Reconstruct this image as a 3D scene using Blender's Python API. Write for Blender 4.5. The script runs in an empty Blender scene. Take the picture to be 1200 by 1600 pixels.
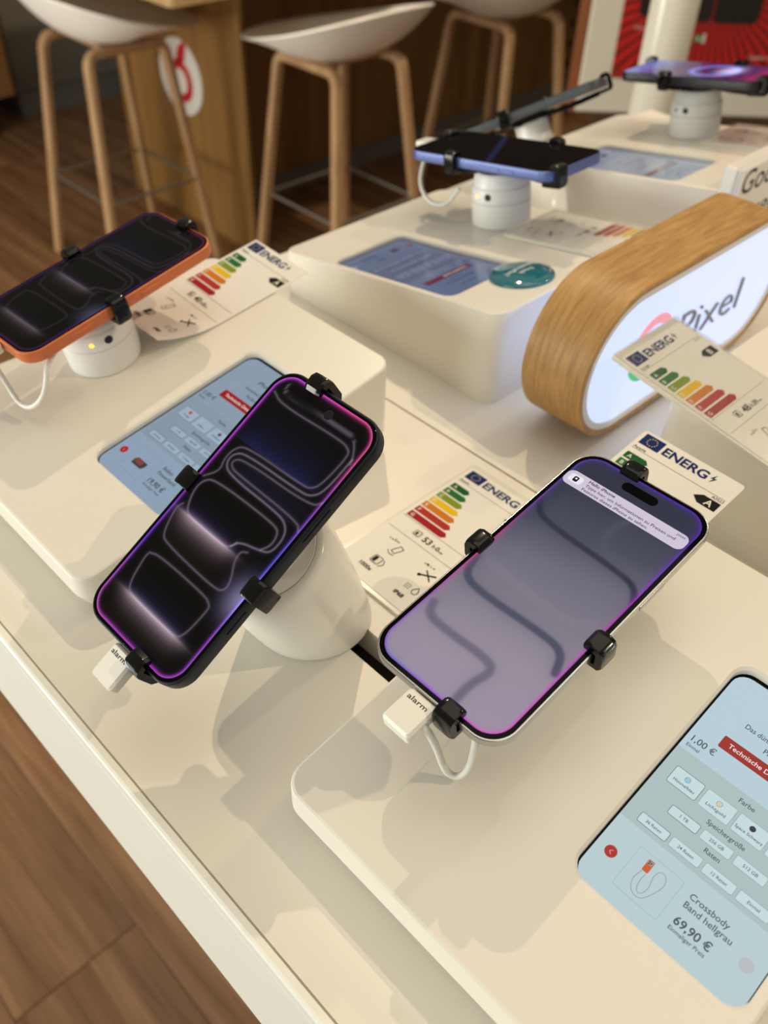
import bpy, bmesh, math, random
import numpy as np
from mathutils import Matrix, Vector
random.seed(7)
S = bpy.context.scene
COL = S.collection

# ------------------------------------------------------------------ camera
CAM_H = 0.392                       # camera height above the table top (table top is z = 0)
FPX = 1390.15                       # focal length in pixels of the 1200 x 1600 frame
cam_d = bpy.data.cameras.new('camera')
cam = bpy.data.objects.new('camera', cam_d)
COL.objects.link(cam)
right = Vector((0.69554277, 0.71786856, 0.02974874))
up = Vector((-0.50268532, 0.45663347, 0.73402544))
back = Vector((0.51334951, -0.52550034, 0.6784701))
cam.matrix_world = Matrix((right, up, back)).transposed().to_4x4()
cam.matrix_world.translation = (0, 0, CAM_H)
cam_d.sensor_fit = 'VERTICAL'
cam_d.sensor_height = 36.0
cam_d.lens = FPX * 36.0 / 1600.0
cam_d.clip_start = 0.01
cam_d.dof.use_dof = True
cam_d.dof.focus_distance = 0.41
cam_d.dof.aperture_fstop = 8.5
S.camera = cam

# ------------------------------------------------------------------ view, world, lights
S.view_settings.view_transform = 'Standard'
S.view_settings.look = 'None'
S.view_settings.gamma = 1
S.view_settings.use_curve_mapping = False
S.view_settings.exposure = 0.0

world = bpy.data.worlds.new('shop_ambient')
S.world = world
world.use_nodes = True
bg = world.node_tree.nodes['Background']
bg.inputs[0].default_value = (1.0, 0.90, 0.72, 1)
bg.inputs[1].default_value = 0.30


def spot(name, loc, target, power, color, radius=0.03, size=70):
    d = bpy.data.lights.new(name, 'SPOT')
    d.energy = power
    d.color = color
    d.shadow_soft_size = radius
    d.spot_size = math.radians(size)
    d.spot_blend = 0.6
    o = bpy.data.objects.new(name, d)
    COL.objects.link(o)
    o.location = loc
    o.rotation_euler = (Vector(target) - Vector(loc)).to_track_quat('-Z', 'Y').to_euler()
    return o


def area(name, loc, target, sx, sy, power, color):
    d = bpy.data.lights.new(name, 'AREA')
    d.shape = 'RECTANGLE'
    d.size, d.size_y = sx, sy
    d.energy = power
    d.color = color
    o = bpy.data.objects.new(name, d)
    COL.objects.link(o)
    o.location = loc
    o.rotation_euler = (Vector(target) - Vector(loc)).to_track_quat('-Z', 'Y').to_euler()
    return o


WARM = (1.0, 0.80, 0.53)
spot('ceiling_spot_a', (-1.75, 1.52, 2.25), (-0.2, 0.25, 0.0), 86, WARM, 0.016)
spot('ceiling_spot_b', (1.33, 1.33, 2.22), (-0.2, 0.25, 0.0), 74, WARM, 0.016)
spot('ceiling_spot_c', (-0.1, 2.9, 2.4), (-0.35, 0.5, 0.0), 42, WARM, 0.05)
spot('stool_fill_spot', (-0.9, 2.3, 1.8), (-2.1, 1.9, -0.45), 115, (1.0, 0.80, 0.56), 0.08, 80)  # added unseen lamp, brightens the stools and the bar panel
spot('ceiling_spot_bar', (-1.3, 0.6, 1.9), (-2.2, 1.6, -0.5), 22, (1.0, 0.80, 0.56), 0.08, 90)
area('shop_window', (-0.9, -2.3, 0.22), (-0.3, 0.1, 0.0), 2.6, 0.9, 43, (0.95, 1.0, 0.88))
area('stool_fill_area', (-2.7, -2.0, -0.42), (-2.1, 1.5, -0.35), 1.6, 0.8, 60, (1.0, 0.96, 0.85))  # added low fill light for the stool seats, not an actual window
area('ceiling_panel', (-0.3, 0.6, 2.6), (-0.3, 0.6, 0.0), 2.0, 2.0, 18, (1.0, 0.9, 0.72))


# ------------------------------------------------------------------ helpers
def lin(c):
    return tuple(((v / 255) / 12.92 if v / 255 <= 0.04045 else ((v / 255 + 0.055) / 1.055) ** 2.4) for v in c)


def tag(o, label=None, cat=None, group=None, kind=None):
    if label: o['label'] = label
    if cat: o['category'] = cat
    if group: o['group'] = group
    if kind: o['kind'] = kind
    return o


def thing(name, label, cat, mat=None, group=None):
    o = bpy.data.objects.new(name, None)
    o.empty_display_size = 0.02
    COL.objects.link(o)
    if mat is not None:
        o.matrix_world = mat
    return tag(o, label, cat, group)


def finish(name, me, mat, parent=None, smooth=30, matrix=None):
    if mat is not None:
        me.materials.append(mat)
    if smooth is not None:
        me.polygons.foreach_set('use_smooth', [True] * len(me.polygons))
        me.set_sharp_from_angle(angle=math.radians(smooth))
    o = bpy.data.objects.new(name, me)
    COL.objects.link(o)
    if smooth is not None:
        wn = o.modifiers.new('weighted_normals', 'WEIGHTED_NORMAL')
        wn.keep_sharp = True
        wn.weight = 60
    if parent is not None:
        o.parent = parent
    if matrix is not None:
        o.matrix_local = matrix
    return o


def build(name, vf, mat, parent=None, smooth=30, matrix=None):
    v, f = vf
    me = bpy.data.meshes.new(name)
    me.from_pydata([tuple(p) for p in v], [], f)
    bm = bmesh.new()
    bm.from_mesh(me)
    bmesh.ops.recalc_face_normals(bm, faces=bm.faces)
    bm.to_mesh(me)
    bm.free()
    return finish(name, me, mat, parent, smooth, matrix)


def join(*parts):
    V, F = [], []
    for v, f in parts:
        b = len(V)
        V += [tuple(p) for p in v]
        F += [tuple(i + b for i in q) for q in f]
    return V, F


def rr(x0, y0, x1, y1, r, n=6):
    """rounded rectangle, counter-clockwise list of (x, y)"""
    out = []
    for cx, cy, a0 in ((x1 - r, y0 + r, -90), (x1 - r, y1 - r, 0), (x0 + r, y1 - r, 90), (x0 + r, y0 + r, 180)):
        for k in range(n + 1):
            a = math.radians(a0 + 90 * k / n)
            out.append((cx + r * math.cos(a), cy + r * math.sin(a)))
    return out


def loft(loops, cap0=True, cap1=True):
    n = len(loops[0])
    V = [tuple(p) for l in loops for p in l]
    F = []
    for i in range(len(loops) - 1):
        for j in range(n):
            F.append((i * n + j, i * n + (j + 1) % n, (i + 1) * n + (j + 1) % n, (i + 1) * n + j))
    if cap0: F.append(tuple(reversed(range(n))))
    if cap1: F.append(tuple(range((len(loops) - 1) * n, len(loops) * n)))
    return V, F


def plate(pts, z0, z1, bev=0.0):
    """extrude a 2-D outline from z0 to z1, top edge bevelled by shrinking about the centroid"""
    cx = sum(p[0] for p in pts) / len(pts)
    cy = sum(p[1] for p in pts) / len(pts)

    def sh(d):
        out = []
        for x, y in pts:
            l = math.hypot(x - cx, y - cy)
            k = (l - d) / l if l else 1
            out.append((cx + (x - cx) * k, cy + (y - cy) * k))
        return out
    L = [[(x, y, z0) for x, y in pts]]
    if bev:
        L.append([(x, y, z1 - bev) for x, y in pts])
        L.append([(x, y, z1) for x, y in sh(bev)])
    else:
        L.append([(x, y, z1) for x, y in pts])
    return loft(L)


def box(x0, y0, z0, x1, y1, z1, b=0.0):
    if b <= 0:
        V = [(x, y, z) for z in (z0, z1) for y in (y0, y1) for x in (x0, x1)]
        return V, [(0, 2, 3, 1), (4, 5, 7, 6), (0, 1, 5, 4), (2, 6, 7, 3), (0, 4, 6, 2), (1, 3, 7, 5)]
    o = rr(x0, y0, x1, y1, b * 1.5, 3)
    i = rr(x0 + b, y0 + b, x1 - b, y1 - b, b * 0.7, 3)
    return loft([[(x, y, z0) for x, y in i], [(x, y, z0 + b) for x, y in o], [(x, y, z1 - b) for x, y in o], [(x, y, z1) for x, y in i]])


def lathe(prof, n=40, c=(0, 0)):
    L = [[(c[0] + r * math.cos(2 * math.pi * k / n), c[1] + r * math.sin(2 * math.pi * k / n), z) for k in range(n)] for r, z in prof]
    return loft(L)


def frames(path):
    P = [Vector(p) for p in path]
    T = []
    for i in range(len(P)):
        a = P[max(i - 1, 0)]
        b = P[min(i + 1, len(P) - 1)]
        T.append((b - a).normalized())
    ref = Vector((0, 0, 1)) if abs(T[0].z) < 0.9 else Vector((1, 0, 0))
    N = [(ref - ref.dot(T[0]) * T[0]).normalized()]
    for i in range(1, len(P)):
        v = N[-1] - N[-1].dot(T[i]) * T[i]
        N.append(v.normalized())
    return P, T, N


def tube(path, r, n=10, ry=None, power=1.0):
    P, T, N = frames(path)
    ry = ry or r
    L = []
    for p, t, nn in zip(P, T, N):
        b = t.cross(nn)
        l = []
        for k in range(n):
            a = 2 * math.pi * k / n
            ca, sa = math.cos(a), math.sin(a)
            ca = math.copysign(abs(ca) ** power, ca)
            sa = math.copysign(abs(sa) ** power, sa)
            l.append(tuple(p + nn * (r * ca) + b * (ry * sa)))
        L.append(l)
    return loft(L)


def smoothpath(pts, it=3, closed=False):
    P = [np.array(p, float) for p in pts]
    for _ in range(it):
        Q = [] if closed else [P[0]]
        n = len(P)
        for i in range(n if closed else n - 1):
            a, b = P[i], P[(i + 1) % n]
            Q += [a * .75 + b * .25, a * .25 + b * .75]
        if not closed: Q.append(P[-1])
        P = Q
    return P


# ------------------------------------------------------------------ materials
def mat(name, color, rough=0.5, metal=0.0, spec=0.5, coat=0.0, emit=None, estr=0.0, trans=0.0, alpha=1.0, bump=None, vary=None, ior=1.45):
    m = bpy.data.materials.new(name)
    m.use_nodes = True
    nt = m.node_tree
    b = nt.nodes['Principled BSDF']
    b.inputs['Base Color'].default_value = (*color, 1)
    b.inputs['Roughness'].default_value = rough
    b.inputs['Metallic'].default_value = metal
    b.inputs['Specular IOR Level'].default_value = spec
    b.inputs['Coat Weight'].default_value = coat
    b.inputs['Coat Roughness'].default_value = 0.05
    b.inputs['Transmission Weight'].default_value = trans
    b.inputs['Alpha'].default_value = alpha
    b.inputs['IOR'].default_value = ior
    if emit:
        b.inputs['Emission Color'].default_value = (*emit, 1)
        b.inputs['Emission Strength'].default_value = estr
    if vary:
        sc, amt = vary
        tc = nt.nodes.new('ShaderNodeTexCoord')
        nz = nt.nodes.new('ShaderNodeTexNoise')
        nz.inputs['Scale'].default_value = sc
        nz.inputs['Detail'].default_value = 4
        nt.links.new(tc.outputs['Object'], nz.inputs['Vector'])
        mx = nt.nodes.new('ShaderNodeMix')
        mx.data_type = 'RGBA'
        mx.inputs['A'].default_value = (*[c * (1 - amt) for c in color], 1)
        mx.inputs['B'].default_value = (*[min(1, c * (1 + amt)) for c in color], 1)
        nt.links.new(nz.outputs['Fac'], mx.inputs['Factor'])
        nt.links.new(mx.outputs['Result'], b.inputs['Base Color'])
        if bump:
            bp = nt.nodes.new('ShaderNodeBump')
            bp.inputs['Strength'].default_value = bump
            bp.inputs['Distance'].default_value = 0.001
            nt.links.new(nz.outputs['Fac'], bp.inputs['Height'])
            nt.links.new(bp.outputs['Normal'], b.inputs['Normal'])
    return m


def attr_mat(name, emissive, rough=0.3, spec=0.5, estr=1.0):
    m = bpy.data.materials.new(name)
    m.use_nodes = True
    nt = m.node_tree
    b = nt.nodes['Principled BSDF']
    a = nt.nodes.new('ShaderNodeAttribute')
    a.attribute_name = 'Col'
    b.inputs['Roughness'].default_value = rough
    b.inputs['Specular IOR Level'].default_value = spec
    if emissive:
        b.inputs['Base Color'].default_value = (0.004, 0.004, 0.004, 1)
        nt.links.new(a.outputs['Color'], b.inputs['Emission Color'])
        b.inputs['Emission Strength'].default_value = estr
    else:
        nt.links.new(a.outputs['Color'], b.inputs['Base Color'])
    return m


def wood(name, dark, light, scale=(1, 1, 1), rough=0.45, grain=18, rand=0.0, coat=0.0, fine=0.5):
    """procedural wood: noise stretched along the axis with the small scale value"""
    m = bpy.data.materials.new(name)
    m.use_nodes = True
    nt = m.node_tree
    b = nt.nodes['Principled BSDF']
    tc = nt.nodes.new('ShaderNodeTexCoord')
    oi = nt.nodes.new('ShaderNodeObjectInfo')
    mp = nt.nodes.new('ShaderNodeMapping')
    mp.inputs['Scale'].default_value = scale
    nt.links.new(tc.outputs['Object'], mp.inputs['Vector'])
    off = nt.nodes.new('ShaderNodeVectorMath')
    off.operation = 'ADD'
    cm = nt.nodes.new('ShaderNodeCombineXYZ')
    mu = nt.nodes.new('ShaderNodeMath')
    mu.operation = 'MULTIPLY'
    mu.inputs[1].default_value = 37.0
    nt.links.new(oi.outputs['Random'], mu.inputs[0])
    for i in range(3): nt.links.new(mu.outputs[0], cm.inputs[i])
    nt.links.new(mp.outputs[0], off.inputs[0])
    nt.links.new(cm.outputs[0], off.inputs[1])
    n1 = nt.nodes.new('ShaderNodeTexNoise')
    n1.inputs['Scale'].default_value = grain
    n1.inputs['Detail'].default_value = 6
    n1.inputs['Distortion'].default_value = 0.6
    n2 = nt.nodes.new('ShaderNodeTexNoise')
    n2.inputs['Scale'].default_value = grain * 7
    n2.inputs['Detail'].default_value = 3
    for n in (n1, n2): nt.links.new(off.outputs[0], n.inputs['Vector'])
    mx = nt.nodes.new('ShaderNodeMath')
    mx.operation = 'MULTIPLY_ADD'
    mx.inputs[1].default_value = fine
    nt.links.new(n2.outputs['Fac'], mx.inputs[0])
    nt.links.new(n1.outputs['Fac'], mx.inputs[2])
    rp = nt.nodes.new('ShaderNodeValToRGB')
    rp.color_ramp.elements[0].position = 0.35 + fine * .35
    rp.color_ramp.elements[0].color = (*dark, 1)
    rp.color_ramp.elements[1].position = 0.68 + fine * .5
    rp.color_ramp.elements[1].color = (*light, 1)
    nt.links.new(mx.outputs[0], rp.inputs[0])
    hs = nt.nodes.new('ShaderNodeHueSaturation')
    if rand:
        mr = nt.nodes.new('ShaderNodeMapRange')
        mr.inputs['To Min'].default_value = 1 - rand
        mr.inputs['To Max'].default_value = 1 + rand
        nt.links.new(oi.outputs['Random'], mr.inputs['Value'])
        nt.links.new(mr.outputs[0], hs.inputs['Value'])
    nt.links.new(rp.outputs[0], hs.inputs['Color'])
    nt.links.new(hs.outputs[0], b.inputs['Base Color'])
    b.inputs['Roughness'].default_value = rough
    b.inputs['Coat Weight'].default_value = coat
    bp = nt.nodes.new('ShaderNodeBump')
    bp.inputs['Strength'].default_value = 0.15
    bp.inputs['Distance'].default_value = 0.0006
    nt.links.new(mx.outputs[0], bp.inputs['Height'])
    nt.links.new(bp.outputs[0], b.inputs['Normal'])
    return m


M = {}
M['table'] = mat('white_laminate', (0.83, 0.795, 0.725), 0.38, vary=(3.0, 0.02))
M['apron'] = mat('white_lacquer_edge', (0.90, 0.90, 0.85), 0.32, vary=(5.0, 0.02))
M['block'] = mat('white_lacquer', (0.83, 0.795, 0.725), 0.30, vary=(4.0, 0.015))
M['groove'] = mat('dark_gap', (0.24, 0.20, 0.14), 0.8, vary=(30.0, 0.2))
M['edgeline'] = mat('laminate_edge', (0.42, 0.34, 0.22), 0.7, vary=(30.0, 0.2))
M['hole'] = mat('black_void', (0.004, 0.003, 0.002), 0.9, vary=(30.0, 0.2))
M['white'] = mat('white_plastic', (0.80, 0.80, 0.79), 0.35, vary=(20.0, 0.015))
M['whitegloss'] = mat('white_gloss_plastic', (0.84, 0.83, 0.79), 0.22, vary=(20.0, 0.01))
M['cable'] = mat('white_cable', (0.80, 0.80, 0.76), 0.45, vary=(20.0, 0.02))
M['black'] = mat('black_clamp', (0.003, 0.003, 0.003), 0.14, spec=0.35, vary=(40.0, 0.2))
M['port'] = mat('port_black', (0.004, 0.004, 0.004), 0.5, vary=(40.0, 0.2))
M['led'] = mat('amber_led', (0.9, 0.5, 0.05), 0.4, emit=(1.0, 0.55, 0.05), estr=1.6)
M['glass'] = mat('black_glass', (0.002, 0.002, 0.002), 0.05, spec=0.08, vary=(60.0, 0.1))
M['lens'] = mat('camera_glass', (0.006, 0.006, 0.012), 0.08, vary=(60.0, 0.1))
M['silver'] = mat('polished_titanium', (0.52, 0.52, 0.52), 0.24, metal=1.0, vary=(30.0, 0.03))
M['navy'] = mat('deep_blue_aluminium', (0.014, 0.017, 0.028), 0.38, metal=0.5, vary=(60.0, 0.08))
M['orange'] = mat('orange_aluminium', (0.67, 0.185, 0.068), 0.40, metal=0.2, vary=(60.0, 0.05))
M['indigo'] = mat('indigo_aluminium', (0.11, 0.15, 0.36), 0.33, metal=0.4, vary=(60.0, 0.05))
M['obsidian'] = mat('black_aluminium', (0.02, 0.02, 0.022), 0.35, metal=0.3, vary=(60.0, 0.08))
M['moon'] = mat('slate_aluminium', (0.10, 0.115, 0.125), 0.38, metal=0.5, vary=(60.0, 0.08))
M['paper'] = mat('label_paper', (0.84, 0.82, 0.77), 0.55, vary=(20.0, 0.015))
M['print'] = attr_mat('label_ink', False, 0.6, 0.12)
M['screen'] = attr_mat('phone_display', True, 0.06, 0.08)
M['tablet'] = attr_mat('tablet_display', True, 0.12, 0.3)
M['acrylic'] = mat('clear_acrylic', (0.93, 0.93, 0.90), 0.12, trans=1.0, ior=1.3, alpha=0.30)
M['signlight'] = mat('lit_acrylic', (0.35, 0.36, 0.38), 0.25, emit=(0.46, 0.55, 0.84), estr=1.10, vary=(6.0, 0.01))
M['signring'] = mat('sign_white_ring', (0.82, 0.83, 0.82), 0.35, vary=(10.0, 0.02))
M['letter'] = mat('sign_letter_grey', (0.26, 0.26, 0.24), 0.35, metal=0.3, vary=(50.0, 0.05))
M['clear'] = mat('clear_foot', (0.85, 0.88, 0.92), 0.15, trans=0.5, vary=(20.0, 0.02))
M['teal'] = mat('teal_badge', (0.012, 0.15, 0.20), 0.10, coat=1.0, vary=(60.0, 0.12))
M['oak'] = wood('oak_ring', (0.36, 0.185, 0.052), (0.56, 0.325, 0.115), (1.0, 0.10, 0.10), 0.5, 330, fine=0.30)
M['stoolwood'] = wood('stool_oak', (0.30, 0.165, 0.075), (0.46, 0.28, 0.14), (1, 1, 0.1), 0.5, 30, rand=0.05)
M['barwood'] = wood('bar_veneer', (0.145, 0.068, 0.014), (0.265, 0.132, 0.031), (1, 1, 0.06), 0.5, 12, rand=0.10)
M['bartop'] = wood('bar_top_oak', (0.34, 0.21, 0.09), (0.48, 0.31, 0.14), (0.08, 1, 1), 0.5, 14)
M['floorwood'] = wood('floor_walnut', (0.12, 0.050, 0.020), (0.31, 0.165, 0.078), (0.05, 1, 1), 0.42, 26, rand=0.10, fine=0.35)
M['floorgap'] = mat('floor_joint', (0.07, 0.034, 0.016), 0.8, vary=(20.0, 0.2))
M['seat'] = mat('white_shell_plastic', (0.92, 0.90, 0.85), 0.38, vary=(8.0, 0.01))
M['steel'] = mat('brushed_steel', (0.42, 0.41, 0.38), 0.3, metal=1.0, vary=(40.0, 0.05))
M['greycab'] = mat('grey_cabinet', (0.20, 0.185, 0.155), 0.5, vary=(6.0, 0.03))
M['greyplinth'] = mat('grey_plinth', (0.15, 0.135, 0.115), 0.55, vary=(6.0, 0.03))
M['browncab'] = wood('brown_cabinet', (0.20, 0.085, 0.025), (0.30, 0.14, 0.045), (1, 1, 0.1), 0.5, 10)
M['frame'] = mat('cream_frame', (0.68, 0.64, 0.54), 0.4, vary=(6.0, 0.02))
M['frameside'] = mat('terracotta_edge', (0.25, 0.085, 0.03), 0.5, vary=(6.0, 0.05))
M['posterprint'] = attr_mat('poster_print', False, 0.35)
M['column'] = mat('cream_gloss_paint', (0.72, 0.69, 0.60), 0.16, vary=(6.0, 0.02))
M['logodisc'] = mat('sticker_white', (0.66, 0.64, 0.60), 0.4, vary=(20.0, 0.02))
M['logored'] = mat('sticker_red', (0.46, 0.012, 0.02), 0.4, vary=(20.0, 0.05))
M['wall'] = mat('brown_wall', (0.085, 0.047, 0.02), 0.6, vary=(4.0, 0.08))

# ------------------------------------------------------------------ lettering (built-in font outlines)
_tc = {}


def glyphs(s, bold=False):
    key = (s, bold)
    if key not in _tc:
        cu = bpy.data.curves.new('t', 'FONT')
        cu.body = s
        cu.size = 1.0
        cu.resolution_u = 3
        cu.fill_mode = 'FRONT'
        cu.offset = {True: 0.018, False: 0.008, 'thin': -0.020, 'heavy': 0.032}[bold]
        ob = bpy.data.objects.new('t', cu)
        COL.objects.link(ob)
        dg = bpy.context.evaluated_depsgraph_get()
        dg.update()
        me = bpy.data.meshes.new_from_object(ob.evaluated_get(dg))
        V = [(v.co.x, v.co.y) for v in me.vertices]
        F = [tuple(p.vertices) for p in me.polygons]
        bpy.data.objects.remove(ob)
        bpy.data.curves.remove(cu)
        bpy.data.meshes.remove(me)
        xs = [v[0] for v in V] or [0]
        _tc[key] = (V, F, min(xs), max(xs))
    return _tc[key]


CAP = max(v[1] for v in glyphs('H')[0])


class Print:
    """flat print in millimetres: coloured polygons collected into one mesh"""

    def __init__(self, z=0.05, dz=0.008):
        self.V, self.F, self.C, self.z, self.dz = [], [], [], z, dz

    def poly(self, pts, col):
        b = len(self.V)
        self.V += [(x, y, self.z) for x, y in pts]
        self.F.append(tuple(range(b, b + len(pts))))
        self.C += [lin(col)] * len(pts)
        self.z += self.dz

    def rect(self, x0, y0, x1, y1, col, r=0.0):
        self.poly(rr(x0, y0, x1, y1, r, 5) if r else [(x0, y0), (x1, y0), (x1, y1), (x0, y1)], col)

    def frame(self, x0, y0, x1, y1, w, col, fill, r=0.8):
        self.rect(x0, y0, x1, y1, col, r)
        self.rect(x0 + w, y0 + w, x1 - w, y1 - w, fill, max(r - w, 0.1))

    def disc(self, x, y, r, col, n=28):
        self.poly([(x + r * math.cos(2 * math.pi * k / n), y + r * math.sin(2 * math.pi * k / n)) for k in range(n)], col)

    def line(self, pts, w, col):
        P = [np.array(p, float) for p in pts]
        for a, b in zip(P[:-1], P[1:]):
            d = b - a
            l = np.hypot(*d)
            if l < 1e-6: continue
            n = np.array([-d[1], d[0]]) / l * w / 2
            self.poly([tuple(a + n), tuple(a - n), tuple(b - n), tuple(b + n)], col)
            self.z -= self.dz
        self.z += self.dz

    def text(self, s, x, y, cap, col, bold=False, align='l', width=None, rot=0.0, shear=0.0):
        if not s.strip(): return
        V, F, x0, x1 = glyphs(s, bold)
        k = cap / CAP
        kx = k if width is None else width / (x1 - x0)
        w = (x1 - x0) * kx
        ox = {'l': 0, 'c': -w / 2, 'r': -w}[align]
        ca, sa = math.cos(rot), math.sin(rot)
        b = len(self.V)
        for vx, vy in V:
            px = (vx - x0) * kx + ox + shear * vy * k
            py = vy * k
            self.V.append((x + px * ca - py * sa, y + px * sa + py * ca, self.z))
        self.F += [tuple(i + b for i in f) for f in F]
        self.C += [lin(col)] * len(V)
        self.z += self.dz

    def make(self, name, m, parent, matrix=None, bend=None):
        me = bpy.data.meshes.new(name)
        V = [(x / 1000, y / 1000, z / 1000) for x, y, z in self.V]
        if bend: V = [(x, y, z + bend(x, y)) for x, y, z in V]
        me.from_pydata(V, [], self.F)
        a = me.color_attributes.new('Col', 'FLOAT_COLOR', 'POINT')
        a.data.foreach_set('color', np.c_[np.array(self.C, np.float32), np.ones(len(self.C), np.float32)].ravel())
        return finish(name, me, m, parent, None, matrix)


def frame_m(o, ux, uy):
    ux = Vector(ux).normalized()
    uy = Vector(uy).normalized()
    uz = ux.cross(uy)
    m = Matrix((ux, uy, uz)).transposed().to_4x4()
    m.translation = o
    return m


TILT = math.radians(9.7)
TT = 0.171
FLOOR = -0.95

# ------------------------------------------------------------------ setting: floor, wall
fl = build('floor', box(-6.5, -3.0, FLOOR - 0.05, 2.5, 6.5, FLOOR - 0.004), M['floorgap'], None, None)
tag(fl, kind='structure')
pw, gap = 0.19, 0.0010
plank_me = {}


def plank(L):
    key = round(L, 3)
    if key not in plank_me:
        v, f = box(0, 0, -0.006, L - gap, pw - gap, 0, 0.0008)
        me = bpy.data.meshes.new('plank')
        me.from_pydata(v, [], f)
        me.materials.append(M['floorwood'])
        plank_me[key] = me
    return plank_me[key]


y = -0.80
row = 0
while y < 4.2:
    x = -4.9 + (row * 0.47) % 1.2 - 1.2
    xe = 0.8 if y < 0.9 else -0.4
    while x < xe:
        o = bpy.data.objects.new('plank', plank(1.2))
        COL.objects.link(o)
        o.parent = fl
        o.location = (x, y, FLOOR)
        x += 1.2
    y += pw
    row += 1
w = build('wall_back', box(-6.4, 6.0, FLOOR, 2.4, 6.1, 1.6), M['wall'], None, None)
tag(w, kind='structure')

# ------------------------------------------------------------------ bar counter, cabinets
bar = thing('bar_counter', 'brown wood bar counter with pale overhanging top behind the stools', 'counter', Matrix.Translation((-2.166, 1.585, FLOOR)))
HB = 0.80
for i in range(3):                              # end slab towards the left stool, local -Y
    build('panel', box(-0.690 + i * 0.23, 0.0, 0.0, -0.690 + (i + 1) * 0.23 - 0.003, 0.014, HB, 0.001), M['barwood'], bar)
for i in range(9):                              # long face behind the other stools, local +X
    build('panel', box(-0.33, 0.032 + i * 0.45, 0.08, -0.30, 0.032 + (i + 1) * 0.45 - 0.004, HB, 0.001), M['barwood'], bar)
build('plinth', box(-0.65, 0.032, 0.0, -0.315, 4.08, 0.078), M['greyplinth'], bar)
build('core', box(-0.65, 0.019, 0.0795, -0.332, 4.08, HB), M['wall'], bar)
top = rr(-0.95, -0.382, 0.270, 4.00, 0.02, 4)
build('countertop', plate(top, HB + 0.010, HB + 0.055, 0.003), M['bartop'], bar)
build('top_rail', box(-0.60, 0.1, HB, -0.35, 4.0, HB + 0.010), M['wall'], bar)
peg = lathe([(0.013, 0), (0.013, 0.002), (0.008, 0.0035)], 12)
for i in range(9):
    build('peg_hole', peg, M['hole'], bar, 30, Matrix.Translation((-0.2997, 1.98, 0.15 + i * 0.08)) @ Matrix.Rotation(math.pi / 2, 4, 'Y'))
st = thing('round_sticker', 'round white sticker with a red mark on the wooden bar panel behind the left stool', 'sticker',
           Matrix.Translation((-2.486, 1.5845, -0.4916)) @ Matrix.Rotation(math.pi / 2, 4, 'X'))
build('disc', plate([(0.110 * math.cos(k * math.pi / 24), 0.110 * math.sin(k * math.pi / 24)) for k in range(48)], 0, 0.0015), M['logodisc'], st)
build('red_mark', plate([(0.061 * math.cos(k * math.pi / 20), -0.012 + 0.061 * math.sin(k * math.pi / 20)) for k in range(40)], 0.0015, 0.002), M['logored'], st)
build('red_tail', plate([(-0.02, 0.040), (0.03, 0.047), (0.045, 0.098), (0.03, 0.106), (0.0, 0.085)], 0.0015, 0.002), M['logored'], st)
build('white_mark', plate([(0.033 * math.cos(k * math.pi / 14), -0.012 + 0.036 * math.sin(k * math.pi / 14)) for k in range(28)], 0.002, 0.0024), M['logodisc'], st)

cab = thing('grey_cabinet', 'tall grey cabinet standing on the floor behind the left stool', 'cabinet', Matrix.Translation((-3.73, 1.6, FLOOR)))
build('body', box(-0.6, 0.0, 0.10, 0.0, 2.2, 1.5, 0.004), M['greycab'], cab)
build('plinth', box(-0.58, 0.008, 0.0, -0.004, 2.18, 0.098), M['greyplinth'], cab)
bc = thing('brown_cabinet', 'orange brown wooden cabinet at the far left edge above a dark gap', 'cabinet', Matrix.Translation((-3.56, 1.52, FLOOR)))
build('carcass', box(-0.9, -0.9, 0.15, 0.0, 0.0, 1.3, 0.004), M['browncab'], bc)
build('plinth', box(-0.88, -0.82, 0.0, -0.08, -0.06, 0.149), M['hole'], bc)  # void black puts the shade beneath the cabinet into the plinth colour


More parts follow.
